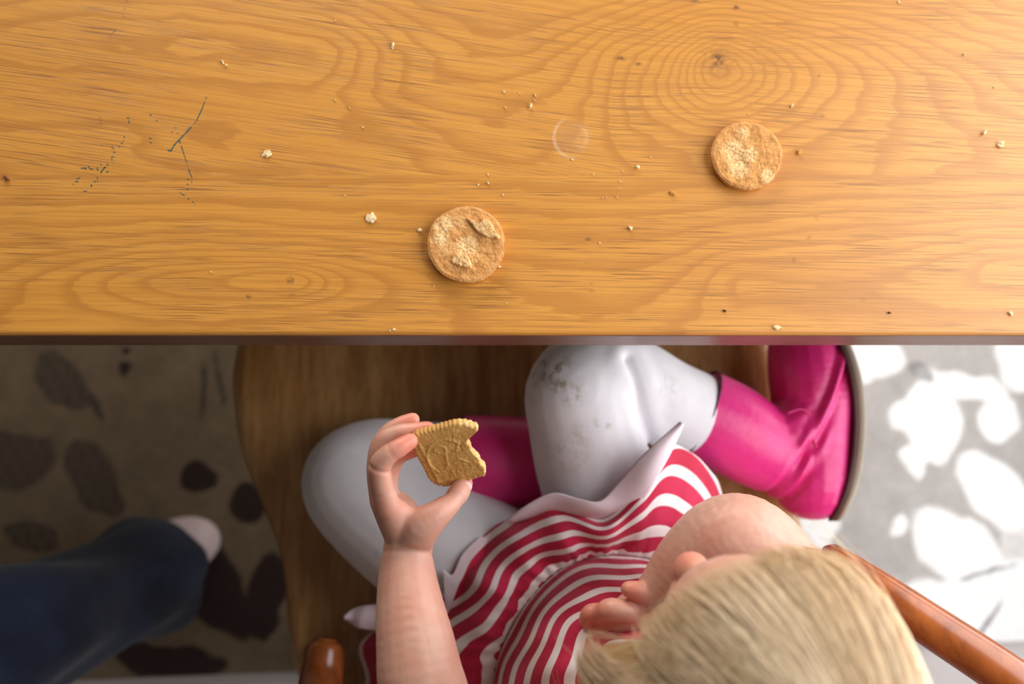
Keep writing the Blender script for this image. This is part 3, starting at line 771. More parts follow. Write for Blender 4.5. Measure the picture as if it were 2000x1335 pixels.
b = Solid()
HE(b, 0, -.006, .012, (.067, .085, .078), 32)               # skull
HE(b, 0, .030, -.030, (.055, .052, .058), 28)               # face
for s in (-1, 1): HE(b, s * .030, .047, -.038, (.028, .026, .028))    # cheeks
HE(b, 0, .052, -.070, (.024, .022, .018))                   # chin
HE(b, 0, .016, .022, (.058, .070, .062), 28)                # forehead
b.chain([(HP(0, .080, -.002), .0055), (HP(0, .088, -.017), .0095), (HP(0, .0925, -.026), .0130)], 7)
for s in (-1, 1): b.ball(HP(s * .0115, .084, -.030), .0085)
HE(b, 0, .081, -.047, (.013, .006, .0035)); HE(b, 0, .079, -.053, (.011, .006, .0042))
for s in (-1, 1):
    HE(b, s * .070, -.006, -.012, (.006, .014, .020)); HE(b, s * .072, -.002, -.026, (.005, .006, .007))
neck0 = V(1420, 1345, .70); 
b.chain([(HP(0, -.025, -.05), .036), (V(1440, 1345, .79), .034), (V(1410, 1345, .73), .040)], 9)
# torso
b.chain([(V(1400, 1345, .715), .050), (V(1365, 1335, .65), .070), (V(1320, 1300, .57), .078), (V(1270, 1260, .515), .082)], 14)
# shoulders
shL = V(1210, 1475, .715); shR = V(1560, 1205, .715)
b.chain([(shL, .033), (V(1300, 1410, .72), .040), (V(1400, 1345, .72), .045), (V(1480, 1270, .72), .040), (shR, .036)], 16)
# left arm (raised, at the left of the picture)
b.chain([(shL, .034), (V(1040, 1480, .73), .033), (V(870, 1430, .755), .0325), (V(828, 1350, .765), .0325), (V(812, 1260, .764), .0295), (V(799, 1170, .757), .0248), (V(795, 1110, .751), .0212), (V(797, 1068, .748), .0190)], 34, 20)
# left palm
W = V(797, 1060, .747)
for (p, r) in ((V(760, 990, .770), .0105), (V(750, 980, .757), .0108), (V(750, 978, .743), .0102), (V(757, 985, .729), .0095)):
    b.chain([(W, .0150), (W.lerp(p, .5), .0138), (p, r)], 6)
b.chain([(V(800, 1045, .742), .016), (V(790, 1010, .732), .0145), (V(778, 985, .727), .011)], 6)
# thenar and thumb
b.chain([(V(806, 1052, .752), .0170), (V(822, 1030, .762), .0150), (V(855, 1003, .764), .0110), (V(884, 978, .757), .0084), (V(897, 960, .751), .0085), (V(906, 943, .744), .0072)], 22)
b.chain([(V(775, 1000, .765), .0100), (V(805, 1012, .763), .0080), (V(845, 1008, .763), .0085)], 8)
# fingers
b.chain([(V(757, 988, .773), .0100), (V(745, 945, .783), .0086), (V(742, 910, .790), .0086), (V(757, 889, .795), .0076), (V(780, 874, .796), .0072), (V(801, 861, .794), .0062)], 24)
b.chain([(V(747, 978, .757), .0100), (V(737, 915, .766), .0084), (V(745, 866, .771), .0079), (V(775, 847, .774), .0070), (V(805, 842, .775), .0068), (V(835, 837, .775), .0059)], 22)
b.chain([(V(746, 976, .743), .0098), (V(739, 905, .748), .0082), (V(752, 854, .751), .0075), (V(778, 831, .753), .0066), (V(806, 819, .753), .0058)], 20)
b.chain([(V(757, 985, .729), .0090), (V(760, 930, .735), .0078), (V(775, 893, .740), .0072), (V(800, 880, .746), .0066), (V(822, 875, .751), .0058)], 18)
# right arm (bent under the chin) and the hand at the chest
b.chain([(shR, .036), (V(1535, 1130, .722), .0345), (V(1470, 1058, .725), .0345), (V(1415, 1052, .722), .0345), (V(1352, 1098, .712), .0300), (V(1300, 1150, .700), .0225), (V(1268, 1178, .693), .0175)], 30, 20)
b.chain([(V(1268, 1178, .693), .0175), (V(1235, 1198, .693), .0175), (V(1215, 1212, .692), .0150)], 7)
b.chain([(V(1262, 1160, .706), .0095), (V(1240, 1152, .710), .0078), (V(1228, 1150, .711), .0068)], 7)      # thumb
for pts in (((1225, 1195, .705, .0095), (1190, 1190, .706, .0095), (1178, 1203, .697, .0080)),
            ((1220, 1205, .697, .0090), (1160, 1196, .695, .0082), (1148, 1210, .688, .0075)),
            ((1220, 1222, .692, .0088), (1172, 1228, .690, .0085), (1160, 1240, .682, .0075)),
            ((1225, 1238, .688, .0080), (1182, 1250, .684, .0075), (1172, 1258, .678, .0068))):
    b.chain([(V(a, c, z), r) for a, c, z, r in pts], 8)
# legs inside the tights
hipL = V(1160, 1215, .492); kneeL = V(682, 945, .492); ankL = V(960, 905, .482)
hipR = V(1285, 1150, .500); kneeR = V(1125, 775, .570); ankR = V(1520, 885, .485)
b.chain([(hipL, .060), (hipL.lerp(kneeL, .5), .055), (kneeL, .042), (V(800, 918, .485), .038), (ankL, .033)], 20)
b.chain([(hipR, .060), (hipR.lerp(kneeR, .5) + Vector((0, 0, .005)), .046), (kneeR, .040), (V(1280, 790, .520), .034), (ankR, .026)], 20)
def body_disp(co, me):
    n = normals(me); co = co.copy()
    def crease(p, q, depth, width=.0014, reach=.013):
        p = np.array(p); ax = np.array(q) - p; ax = ax / np.linalg.norm(ax); e = co - p
        t_ = e @ ax; r_ = np.linalg.norm(e, axis=1); m_ = r_ < reach * 1.4
        co[m_] -= n[m_] * (depth * np.exp(-(t_[m_] / width) ** 2) * np.clip(2 * (1.2 - r_[m_] / reach), 0, 1))[:, None]
    for k_ in (-.002, .0, .0022):
        crease(V(742 + k_ * 400, 912 - k_ * 900, .790), V(748, 895, .793), .00035)
        crease(V(886 + k_ * 2200, 978 - k_ * 2200, .757), V(900, 955, .75), .00045)
    crease(V(768, 881, .795), V(780, 874, .796), .0003); crease(V(752, 958, .78), V(744, 930, .786), .0004)
    crease(V(797, 1082, .748), V(795, 1110, .75), .0009, .0022, .026)
    co[:, 2] = np.maximum(co[:, 2], ZS + .002); return co
body_me = b.build(.0014, 5, body_disp)
co = coords(body_me)
bl_ = np.zeros(len(co))
def bl_at(px, py, z, r, w=1.0):
    p = np.array(V(px, py, z)); d = np.linalg.norm(co - p, axis=1); np.maximum(bl_, w * np.clip(1.4 - d / r, 0, 1), out=bl_)
for q in [(800, 860, .794, .016, 1), (835, 838, .777, .016, .9), (806, 821, .760, .016, .8), (822, 875, .75, .014, .8), (741, 908, .786, .012, .55), (905, 945, .744, .012, .45), (750, 985, .770, .014, .35), (1165, 1205, .695, .02, 1), (1168, 1245, .685, .02, 1), (1232, 1150, .71, .012, 1)]:
    bl_at(*q)
for p_, w_ in ((HP(0, .10, -.024), .75), (HP(.035, .07, -.035), .45), (HP(-.035, .07, -.035), .45)):
    d = np.linalg.norm(co - np.array(p_), axis=1); np.maximum(bl_, w_ * np.clip(1.3 - d / .018, 0, 1), out=bl_)
set_attr(body_me, 'blush', bl_)
body = put('body', body_me, M['skin'], child)
# nail of the thumb, eyes
M['nail'] = plain('pale_fingernail', (0.80, 0.52, 0.46), 0.3)
M['eye'] = plain('closed_eyelid_lash', (0.20, 0.11, 0.06), 0.6)
s = Solid(); th1 = V(911, 950, .7525); s.ellip(Matrix.Translation(th1) @ Vector((.5, -.1, 1)).to_track_quat('Z', 'Y').to_matrix().to_4x4(), (.0042, .0052, .0012)); put('thumb_nail', s.build(.0006, 1), M['nail'], child)
for sx in (-1, 1):
    pts = [(HP(sx * (.030 + .011 * math.cos(a)), .0815 - abs(math.cos(a)) * .003, -.008 - .004 * math.sin(a)), .0009) for a in np.linspace(.1, PI - .1, 9)]
    put('eyelashes', tube_mesh(pts, 6), M['eye'], child)
# small brown crumbs stuck to the thumb
# --- tights
def on_seat(co, z=ZS + .0005):
    co[:, 2] = np.maximum(co[:, 2], z); return co
def tights_disp(co, me):
    out = co.copy()
    n = normals(me)
    # crease behind the bent knee, drawn on the upper surface
    ln = catmull([tuple(V(*q)) for q in ((1222, 706, .60), (1240, 745, .60), (1250, 790, .59), (1262, 838, .585), (1280, 880, .57))], 40)
    d = np.full(len(co), 9.0); 
    m = (co[:, 2] > .5) & (co[:, 0] > .05)
    d[m] = np.min(np.linalg.norm(co[m][:, None, :2] - ln[None, :, :2], axis=2), axis=1)
    out -= n * (0.0055 * np.exp(-(d / .0042) ** 2) - .0022 * np.exp(-((d - .012) / .008) ** 2))[:, None]
    k = np.linalg.norm(co - np.array(V(1240, 745, .60)), axis=1)
    out += n * (0.0011 * np.sin(co[:, 0] * 260 + co[:, 1] * 120) * np.clip(1 - k / .04, 0, 1))[:, None]
    return on_seat(out)
b = Solid()
kL = Vector(kneeL)
b.chain([(hipL, .074), (V(1000, 1145, .497), .074), (V(870, 1075, .497), .071), (V(750, 995, .497), .062), (V(692, 940, .492), .054), (V(735, 905, .488), .047), (V(820, 905, .485), .044), (V(930, 905, .482), .042)], 40, 24)
b.chain([(V(930, 905, .482), .042), (V(1090, 900, .48), .036)], 5)
b.chain([(hipR, .074), (V(1235, 1050, .520), .068), (V(1170, 930, .547), .0595), (V(1140, 820, .568), .0545), (V(1132, 765, .575), .052), (V(1170, 730, .572), .047), (V(1235, 745, .555), .043), (V(1300, 785, .535), .044), (V(1370, 815, .515), .043), (V(1420, 840, .50), .036)], 46, 24)
b.chain([(hipL, .075), (V(1240, 1200, .495), .080), (hipR, .075)], 8)
tm = b.build(.0022, 14, tights_disp)
co = coords(tm); dirt = np.zeros(len(co))
for (px, py, z, r, w) in [(1075, 715, .62, .020, .95), (1090, 745, .62, .014, .8), (1120, 770, .62, .012, .6), (1110, 880, .60, .020, .35), (1178, 825, .62, .008, .8), (1120, 860, .60, .014, .4), (690, 850, .53, .02, .15), (1310, 760, .58, .016, .25)]:
    d = np.linalg.norm((co - np.array(V(px, py, z)))[:, :2], axis=1); dirt = np.maximum(dirt, w * np.clip(1.3 - d / r, 0, 1) * (co[:, 2] > .5))
set_attr(tm, 'dirt', dirt)
put('tights', tm, M['tights'], child)

# --- boots
def boot(shaft, foot, sole_n, side_pts, cuff, flip, wr=None):
    root = None
# right boot (lit, at the right)
ank = V(1560, 885, .488)
def boot_disp_r(co, me):
    n = normals(me)
    a = np.array(V(1538, 868, .50)); ax = np.array(V(1585, 700, .50)) - np.array(V(1370, 805, .515)); 
    dax = np.array(V(1600, 915, .49)) - np.array(V(1380, 810, .515)); L = np.linalg.norm(dax); dax = dax / L
    t = (co - np.array(V(1380, 810, .515))) @ dax / L
    side = (co - a) @ np.array([dax[1], -dax[0], 0])
    w = np.exp(-((t - .74) / .085) ** 2) 
    f = np.sin(t * 40 + side * 40 + 1.5 * np.sin(side * 45)) * .0034 + np.sin(t * 75 - side * 30 + 1) * .0010
    return co + n * (w * f)[:, None]
b = Solid()
b.chain([(V(1362, 808, .514), .0475), (V(1420, 835, .508), .0475), (V(1485, 872, .498), .0440), (V(1545, 900, .490), .0400), (V(1590, 925, .487), .0385)], 26, 28)
b.flat_chain([(V(1586, 934, .487), .0430), (V(1586, 900, .488), .0425), (V(1588, 840, .490), .0425), (V(1590, 770, .492), .0455), (V(1584, 715, .492), .0455), (V(1574, 660, .490), .040)], (0, 0, 1), 1.0, 26)
b.chain([(V(1500, 860, .50), .034), (V(1550, 850, .50), .036), (V(1588, 800, .496), .038)], 8)
# cut the sole side flat with a plane at the outside of the foot
s0 = V(1662, 860, .49)
sp = Vector((1, .04, .16)).normalized()
SOLE_K = 2.3; SOLE_Y = V(1600, 800, .49).y
def boot_r(co, me):
    co = boot_disp_r(co, me)
    d = (co - np.array(s0)) @ np.array(sp) + SOLE_K * (co[:, 1] - SOLE_Y) ** 2
    co = co - np.where(d > 0, d * .93, 0)[:, None] * np.array(sp)
    # open the shaft: press the cuff end inwards
    ax = np.array(V(1362, 808, .514)) - np.array(V(1420, 835, .508)); ax = ax / np.linalg.norm(ax)
    e = (co - np.array(V(1362, 808, .514))) @ ax
    return on_seat(co - np.where(e > 0, e * .97, 0)[:, None] * ax)
bm_r = b.build(.0018, 4, boot_r)
# the shaft's end would close the leg off: pull the disc inside the shaft
right_boot = put('boot', bm_r, M['boot'], child); right_boot['label'] = 'bright pink leather boot stretched out to the right, its sole outwards'
def sole_for(parent, foot_pts, sp, s0, th_dark=.003, th=.007, K=0.0):
    # outline of the foot in the sole plane
    sp = Vector(sp); e1 = (Vector(foot_pts[-1][0]) - Vector(foot_pts[0][0])); e1 = (e1 - sp * e1.dot(sp)).normalized(); e2 = sp.cross(e1)
    pts = []
    c = Vector(s0)
    prof = [( (Vector(p) - c).dot(e1), (Vector(p) - c).dot(e2), r) for p, r in foot_pts]
    left = [(a, bb + r) for a, bb, r in prof]; rt = [(a, bb - r) for a, bb, r in reversed(prof)]
    a0, b0, r0 = prof[0]; a1, b1, r1 = prof[-1]
    heel = [(a0 - r0 * math.sin(t), b0 - r0 * math.cos(t)) for t in np.linspace(.35, PI - .35, 5)]
    toe = [(a1 + r1 * math.sin(t), b1 + r1 * math.cos(t)) for t in np.linspace(.35, PI - .35, 5)]
    ring = catmull(left + toe + rt + heel, 90, closed=True)
    m = ring.mean(0)
    def slab(h0, h1, k0, k1):
        rows = []
        for f, h in ((0, h0), (.5 * k0, h0), (k0, h0), (k0 + .02, h0 + .0006), (k1 + .02, h1 - .0008), (k1, h1), (.5 * k1, h1), (0, h1)):
            rows.append([tuple(c + e1 * (m[0] + (x - m[0]) * f) + e2 * (m[1] + (y - m[1]) * f) + sp * h) for x, y in ring])
        A_ = np.array(rows); A_ = A_ - (K * (A_[..., 1] - SOLE_Y) ** 2)[..., None] * np.array(sp)
        return grid_mesh(A_, closed_v=True)
    put('welt', slab(-.001, th_dark, 1.0, 1.0), M['sole_dark'], parent)
    put('sole', slab(th_dark, th_dark + th, 1.0, 1.0), M['sole'], parent)
sole_for(right_boot, [(V(1600, 945, .487), .036), (V(1600, 880, .488), .034), (V(1598, 820, .49), .035), (V(1592, 750, .492), .041), (V(1586, 690, .492), .040), (V(1580, 655, .49), .036)], sp, s0, K=SOLE_K)
# cuff rim
def cuff(parent, c, axis, r, w=.0022):
    axis = Vector(axis).normalized(); u = axis.orthogonal().normalized(); v = axis.cross(u)
    pts = [(Vector(c) + (u * math.cos(a) + v * math.sin(a)) * r, w) for a in np.linspace(0, 2 * PI, 49)]
    put('cuff', tube_mesh(pts, 8), M['boot_lining'], parent)
cuff(right_boot, V(1362, 808, .514), V(1420, 835, .508) - V(1362, 808, .514), .0472, .0017)
def seam(parent, pts, r=.0009):
    q = catmull([tuple(p) for p in pts], 40); put('seam', tube_mesh([(Vector(p), r) for p in q], 6), M['boot'], parent)
seam(right_boot, [V(1538, 806, .538), V(1570, 800, .536), V(1592, 830, .530), V(1594, 870, .530), V(1650, 895, .512)])

# left boot (dark, tucked under the right thigh)
b = Solid()
b.chain([(V(905, 905, .484), .0500), (V(980, 905, .482), .050), (V(1060, 905, .478), .047), (V(1110, 905, .475), .043)], 18, 28)
b.flat_chain([(V(1120, 925, .474), .042), (V(1125, 860, .474), .040), (V(1130, 790, .474), .041), (V(1135, 730, .474), .039)], (0, 0, 1), 1.0, 20)
ws0 = V(1172, 860, .474); wsp = Vector((1, 0, .0)).normalized()
def boot_l(co, me):
    d = (co - np.array(ws0)) @ np.array(wsp); co = co - np.where(d > 0, d * .93, 0)[:, None] * np.array(wsp)
    c0 = np.array(V(905, 905, .484)); ax = c0 - np.array(V(980, 905, .482)); ax = ax / np.linalg.norm(ax); e = (co - c0) @ ax
    return on_seat(co - np.where(e > 0, e * .97, 0)[:, None] * ax)
left_boot = put('boot', b.build(.0022, 4, boot_l), M['boot'], child); left_boot['label'] = 'dark shaded pink boot tucked under the bent knee'
sole_for(left_boot, [(V(1125, 925, .474), .035), (V(1125, 860, .474), .034), (V(1132, 790, .474), .039), (V(1135, 730, .474), .036)], wsp, ws0)
cuff(left_boot, V(905, 905, .484), (-1, 0, .03), .0495)

# --- dress
NS = 360
def ring3(pts): return catmull([tuple(V(*p)) for p in pts], NS, closed=True)
waist = ring3([(955, 1420, .585), (962, 1335, .588), (985, 1250, .592), (1030, 1175, .596), (1095, 1112, .60), (1175, 1085, .602), (1250, 1088, .602), (1320, 1112, .60), (1400, 1165, .595), (1480, 1240, .585), (1520, 1340, .575), (1460, 1450, .57), (1300, 1530, .57), (1100, 1520, .575)])
mid = ring3([(1000, 1420, .640), (1008, 1335, .642), (1030, 1265, .646), (1075, 1200, .65), (1135, 1150, .652), (1200, 1130, .652), (1265, 1132, .65), (1335, 1150, .648), (1410, 1190, .645), (1480, 1250, .64), (1515, 1340, .635), (1460, 1440, .63), (1310, 1500, .63), (1120, 1500, .635)])
chest = ring3([(1090, 1430, .690), (1095, 1350, .692), (1115, 1290, .693), (1155, 1235, .692), (1205, 1205, .690), (1255, 1195, .69), (1310, 1200, .69), (1370, 1215, .69), (1430, 1240, .69), (1490, 1280, .69), (1515, 1340, .69), (1470, 1420, .69), (1340, 1470, .69), (1180, 1480, .69)])
neckr = ring3([(1280, 1440, .752), (1275, 1400, .752), (1290, 1350, .748), (1310, 1310, .744), (1340, 1285, .742), (1370, 1275, .74), (1400, 1275, .74), (1430, 1280, .742), (1460, 1290, .744), (1480, 1310, .748), (1485, 1345, .752), (1470, 1390, .755), (1400, 1440, .758), (1330, 1460, .756)])
hem = ring3([(700, 1440, .462), (712, 1330, .470), (705, 1255, .476), (790, 1200, .500), (868, 1150, .535), (915, 1075, .553), (1000, 1008, .570), (1090, 985, .600), (1180, 1010, .618), (1262, 935, .632), (1322, 868, .612), (1395, 930, .540), (1426, 1010, .505), (1470, 1120, .475), (1560, 1250, .470), (1540, 1420, .470), (1350, 1530, .47), (1000, 1530, .465)])
midskirt_bulge = .014
# resample every ring so that the same angle about the waist centre lines up
cw = waist.mean(0)
def by_angle(r, c):
    ang = np.unwrap(np.arctan2(r[:, 1] - c[1], r[:, 0] - c[0]))
    if ang[-1] < ang[0]: r = r[::-1]; ang = ang[::-1]
    tgt = np.linspace(-PI, PI, NS, endpoint=False)
    out = np.zeros((NS, 3))
    for k in range(3):
        A_ = np.concatenate([ang - 2 * PI, ang, ang + 2 * PI]); B_ = np.tile(r[:, k], 3)
        o_ = np.argsort(A_); out[:, k] = np.interp(tgt, A_[o_], B_[o_])
    return out
def arclen_param(r):
    return r
waist_, mid_, chest_, neck_ = [r for r in (waist, mid, chest, neckr)]
rows = []; st = []
NB = 60
key = [waist_, mid_, chest_, neck_]
sidx = np.arange(NS) / NS
fold = lambda a, ph: np.sin(2 * PI * a * sidx + ph)
for i in range(NB):
    t = i / (NB - 1) * 3; k = min(int(t), 2); f = t - k
    g = lambda j: key[min(max(j, 0), 3)]
    p0, p1, p2, p3 = g(k - 1), g(k), g(k + 1), g(k + 2)
    r = 0.5 * (2 * p1 + (p2 - p0) * f + (2 * p0 - 5 * p1 + 4 * p2 - p3) * f * f + (3 * p1 - 3 * p2 + p3 - p0) * f ** 3)
    tt = t / 3
    w = .0022 * np.sin(2 * PI * (5 * sidx + 1.1 * tt)) + .0016 * np.sin(2 * PI * (11 * sidx - 2 * tt) + 1) + .0012 * fold(60, 0) * math.exp(-tt * 14)
    r = r.copy(); r[:, 2] += w
    rows.append(r)
    st.append(tt * 7.6 + .62 + .22 * np.sin(2 * PI * (4.2 * sidx + .6 * tt)) + .10 * np.sin(2 * PI * 9 * sidx + 2))
bod = grid_mesh(np.array(rows), closed_v=True, name='bodice'); set_attr(bod, 'stripe', np.concatenate(st))
# skirt
rows = []; st = []
NK = 90
s0c = 0
H = hem
# line hem up with the waist by nearest angle about the skirt's middle
cmid = np.array(V(1200, 1250, .55))
Wa = by_angle(waist_, cmid); Ha = by_angle(H, cmid)
for i in range(NK):
    t = i / (NK - 1)
    ts = t
    r = Wa * (1 - ts) + Ha * ts
    r = r.copy()
    r[:, 2] = Wa[:, 2] + (Ha[:, 2] - Wa[:, 2]) * (ts ** 1.6) + .016 * math.sin(PI * min(1, t * 1.05)) * 1.0
    ga = math.exp(-t * 9)
    n1 = np.array([noise.noise(Vector((s * 38, t * 2.2, 1.0))) for s in sidx]); n2 = np.array([noise.noise(Vector((math.cos(2 * PI * s) * 2.6, math.sin(2 * PI * s) * 2.6, t * 1.6))) for s in sidx])
    pl = np.sin(2 * PI * 58 * sidx + 3 * n2)
    r[:, 2] += (.0058 * ga) * min(1, t * 18) * pl + .010 * n1 * (1 - t * .4) * min(1, t * 6) + .012 * n2 * math.sin(PI * t)
    rad = r[:, :2] - cmid[:2]; rad /= np.linalg.norm(rad, axis=1)[:, None]
    r[:, :2] += rad * (.0035 * n1 * t + .003 * ga * pl * min(1, t * 18))[:, None]
    rows.append(r)
    st.append(t * 4.3 + .58 + .34 * n1 * (1 - t * .5) + .45 * n2 + .12 * ga * pl)
skirt_rows = np.array(rows)
from mathutils.bvhtree import BVHTree
def bvh(me):
    c = coords(me); f = [tuple(p.vertices) for p in me.polygons]; return BVHTree.FromPolygons([Vector(v) for v in c], f)
tights_bvh = bvh(tm); TOFF = child.location
def lift(P, gap=.004):
    Q = P.reshape(-1, 3)
    for i in range(len(Q)):
        h = tights_bvh.ray_cast(Vector((Q[i, 0], Q[i, 1], 1.0)) - TOFF, Vector((0, 0, -1)))
        if h[0] is not None:
            z = h[0].z + TOFF.z + gap
            if Q[i, 2] < z and z - Q[i, 2] < .12: Q[i, 2] = z
    return Q.reshape(P.shape)
skirt_rows = lift(skirt_rows)
for _ in range(3):
    skirt_rows[1:-1, :, 2] = .25 * skirt_rows[:-2, :, 2] + .5 * skirt_rows[1:-1, :, 2] + .25 * skirt_rows[2:, :, 2]
    skirt_rows[..., 2] = .25 * np.roll(skirt_rows[..., 2], 1, 1) + .5 * skirt_rows[..., 2] + .25 * np.roll(skirt_rows[..., 2], -1, 1)
skirt_rows[..., 2] = np.maximum(skirt_rows[..., 2], ZS + .003)
sk = grid_mesh(skirt_rows, closed_v=True, name='skirt'); set_attr(sk, 'stripe', np.concatenate(st))
dress = put('dress_bodice', bod, M['dress'], child)
skirt = put('dress_skirt', sk, M['dress'], child)
for o_ in (dress, skirt):
    md = o_.modifiers.new('thick', 'SOLIDIFY'); md.thickness = .0015; md.offset = -1
# turned-up hem showing the pale inside of the skirt
def strip(A_, B_, n=60, name='turned_hem', bulge=.004):
    a = catmull([tuple(V(*p)) for p in A_], n); b_ = catmull([tuple(V(*p)) for p in B_], n)
    rows = []
    for i in range(14):
        f = i / 13; r = a * (1 - f) + b_ * f; r[:, 2] += bulge * math.sin(PI * f) + .0018 * np.sin(np.linspace(0, 17, n) + 2 * f)
        rows.append(r)
    me = grid_mesh(lift(np.array(rows), .007), name='hem')
    o_ = put(name, me, M['lining'], child); md = o_.modifiers.new('thick', 'SOLIDIFY'); md.thickness = .002
    return o_
o_ = strip([(988, 1014, .585), (1030, 985, .600), (1080, 963, .615), (1130, 974, .622), (1172, 978, .625), (1205, 945, .630), (1250, 893, .640), (1290, 856, .645), (1328, 822, .645)],
      [(1000, 1022, .580), (1050, 1008, .590), (1100, 1003, .600), (1150, 1018, .606), (1200, 1012, .615), (1250, 985, .628), (1285, 930, .638), (1316, 875, .645), (1336, 830, .645)])
o_['label'] = 'pale pink inside of the skirt along its turned-up hem'
strip([(672, 1200, .500), (700, 1184, .505), (745, 1180, .508), (800, 1186, .512)], [(674, 1210, .500), (700, 1226, .504), (745, 1232, .508), (800, 1228, .512)], 30)
# white strip right of the arm
strip([(868, 1110, .560), (885, 1120, .562), (905, 1080, .565), (940, 1045, .567)], [(872, 1210, .545), (890, 1160, .552), (915, 1100, .560), (950, 1052, .566)], 30)

# --- hair: a shell over the scalp and strands laid along it
CD = Vector((.10, -.75, .65)).normalized()                 # crown direction in head space
def head_surf(d, off):
    return Vector((d.x * (.070 + off), d.y * (.094 + off) - .002, d.z * (.092 + off) + .004))
u1 = CD.orthogonal().normalized(); u2 = CD.cross(u1)
# front direction angle
fdir = Vector((0, 1, 0)); fa = math.atan2(fdir.dot(u2), fdir.dot(u1))
def hair_point(al, t, off, wob=0.0):
    """al: azimuth about the crown (0 = towards the forehead), t 0..1 from crown to tip"""
    a = al + fa + wob
    dirn = u1 * math.cos(a) + u2 * math.sin(a)
    front = max(0, math.cos(al)) ** 1.2
    end = math.radians(90) * front + math.radians(128) * (1 - front)
    th = end * t
    d = (CD * math.cos(th) + dirn * math.sin(th)).normalized()
    p = HM @ head_surf(d, off)
    if front < .55 and t > .55:
        k = (t - .55) / .45; p += Vector((0, 0, -.055 * k * k * (1 - front))) + (HM.to_3x3() @ Vector((d.x, min(d.y, 0.2), 0))) * (.012 * k * (1 + 1.5 * (d.x < 0)))
    return p
rows = []
NA = 120
for i in range(40):
    t = i / 39
    rows.append([tuple(hair_point(2 * PI * j / NA, t, .010 * min(1, (1 - t) * 7 + .25) + .0015 * noise.noise(Vector((j * .35, t * 2, 0))))) for j in range(NA)])
put('hair_base', grid_mesh(np.array(rows), closed_v=True), M['hair_cap'], child)
verts = []; faces = []; sv = []
NST = 11000; NP = 15
for k in range(NST):
    al = random.uniform(-PI, PI)
    clump = noise.noise(Vector((math.cos(al) * 5, math.sin(al) * 5, 3.3)))
    off = .010 + .007 * random.random() + .003 * clump
    wob = random.gauss(0, .05); t0 = random.random() ** 2 * .5; t1 = min(1.06, random.uniform(.78, 1.06))
    tone = min(1, max(0, .58 + .75 * noise.noise(Vector((math.cos(al) * 2.2, math.sin(al) * 2.2, 8.3))) + .25 * clump + random.gauss(0, .07)))
    ph = random.uniform(0, 6.28); r = random.uniform(.00022, .00045)
    base_i = len(verts)
    pts = []
    for i in range(NP):
        f = i / (NP - 1); t = t0 + (t1 - t0) * f
        o_f = off * (1 - .35 * max(0, f - .8) / .2) + .002 * math.sin(ph + f * 5)
        pts.append(hair_point(al + wob * f + .05 * math.sin(ph + 4 * f) + .10 * clump * f, t, o_f))
    for i, p in enumerate(pts):
        d = (pts[min(i + 1, NP - 1)] - pts[max(i - 1, 0)]).normalized(); n_ = (p - HC).normalized(); s_d = d.cross(n_).normalized()
        rr = r * (1 if i < NP - 2 else .5)
        verts += [p + s_d * rr, p + n_ * rr * .8, p - s_d * rr]; sv += [tone] * 3
    for i in range(NP - 1):
        a = base_i + i * 3; faces += [(a, a + 1, a + 4, a + 3), (a + 1, a + 2, a + 5, a + 4)]
# flyaway hairs
for k in range(34):
    al = random.uniform(-1.9, 1.9) if k % 2 else random.uniform(.8, 2.2) * -1
    pts = [hair_point(al, .5 + .5 * i / 9, .016 + .016 * (i / 9) ** 1.5 * random.uniform(.8, 1.1), .05 * math.sin(k + i * .5)) for i in range(10)]
    base_i = len(verts)
    for i, p in enumerate(pts):
        d = (pts[min(i + 1, 9)] - pts[max(i - 1, 0)]).normalized(); n_ = (p - HC).normalized(); s_d = d.cross(n_).normalized()
        verts += [p + s_d * .00014, p + n_ * .00012, p - s_d * .00014]; sv += [.9] * 3
    for i in range(9):
        a = base_i + i * 3; faces += [(a, a + 1, a + 4, a + 3), (a + 1, a + 2, a + 5, a + 4)]
hm = mesh_from(verts, faces); set_attr(hm, 'strand', sv)
o_ = put('hair', hm, M['hair'], child); o_['label'] = 'fine pale blonde hair falling from the crown'

# ------------------------------------------------------------------ rectangular biscuit in the hand
bc = V(884, 884, .768)
tl = math.radians(47)
rot = math.radians(14)
Rb = Vector((math.cos(rot), math.sin(rot), 0)); 
Nb = Vector((0.05, -math.sin(tl), math.cos(tl))).normalized(); Rb = (Rb - Nb * Rb.dot(Nb)).normalized(); Ub = Nb.cross(Rb).normalized()
# shear-free frame turned a little in its own plane
q = math.radians(8); Rb, Ub = Rb * math.cos(q) + Ub * math.sin(q), Ub * math.cos(q) - Rb * math.sin(q)
biscuit = bpy.data.objects.new('rectangular_biscuit', None); C.objects.link(biscuit); biscuit.location = bc; biscuit.empty_display_size = .02
tag(biscuit, "rectangular embossed biscuit with a bite out of its right side, held in the child's fingers", 'biscuit')
biscuit.rotation_euler = Matrix(((Rb.x, Ub.x, Nb.x), (Rb.y, Ub.y, Nb.y), (Rb.z, Ub.z, Nb.z))).to_euler()
bw, bh, bt = .0245, .0285, .0036                           # half sizes
def inside_bite(x, y):
    # three tooth scallops on the right side
    for cx, cy, r in ((.0265, .010, .0092), (.0245, .001, .0098), (.0262, -.0095, .0092), (.030, .004, .013), (.030, -.004, .012)):
        if math.hypot(x - cx, y - cy) < r: return True
    return False
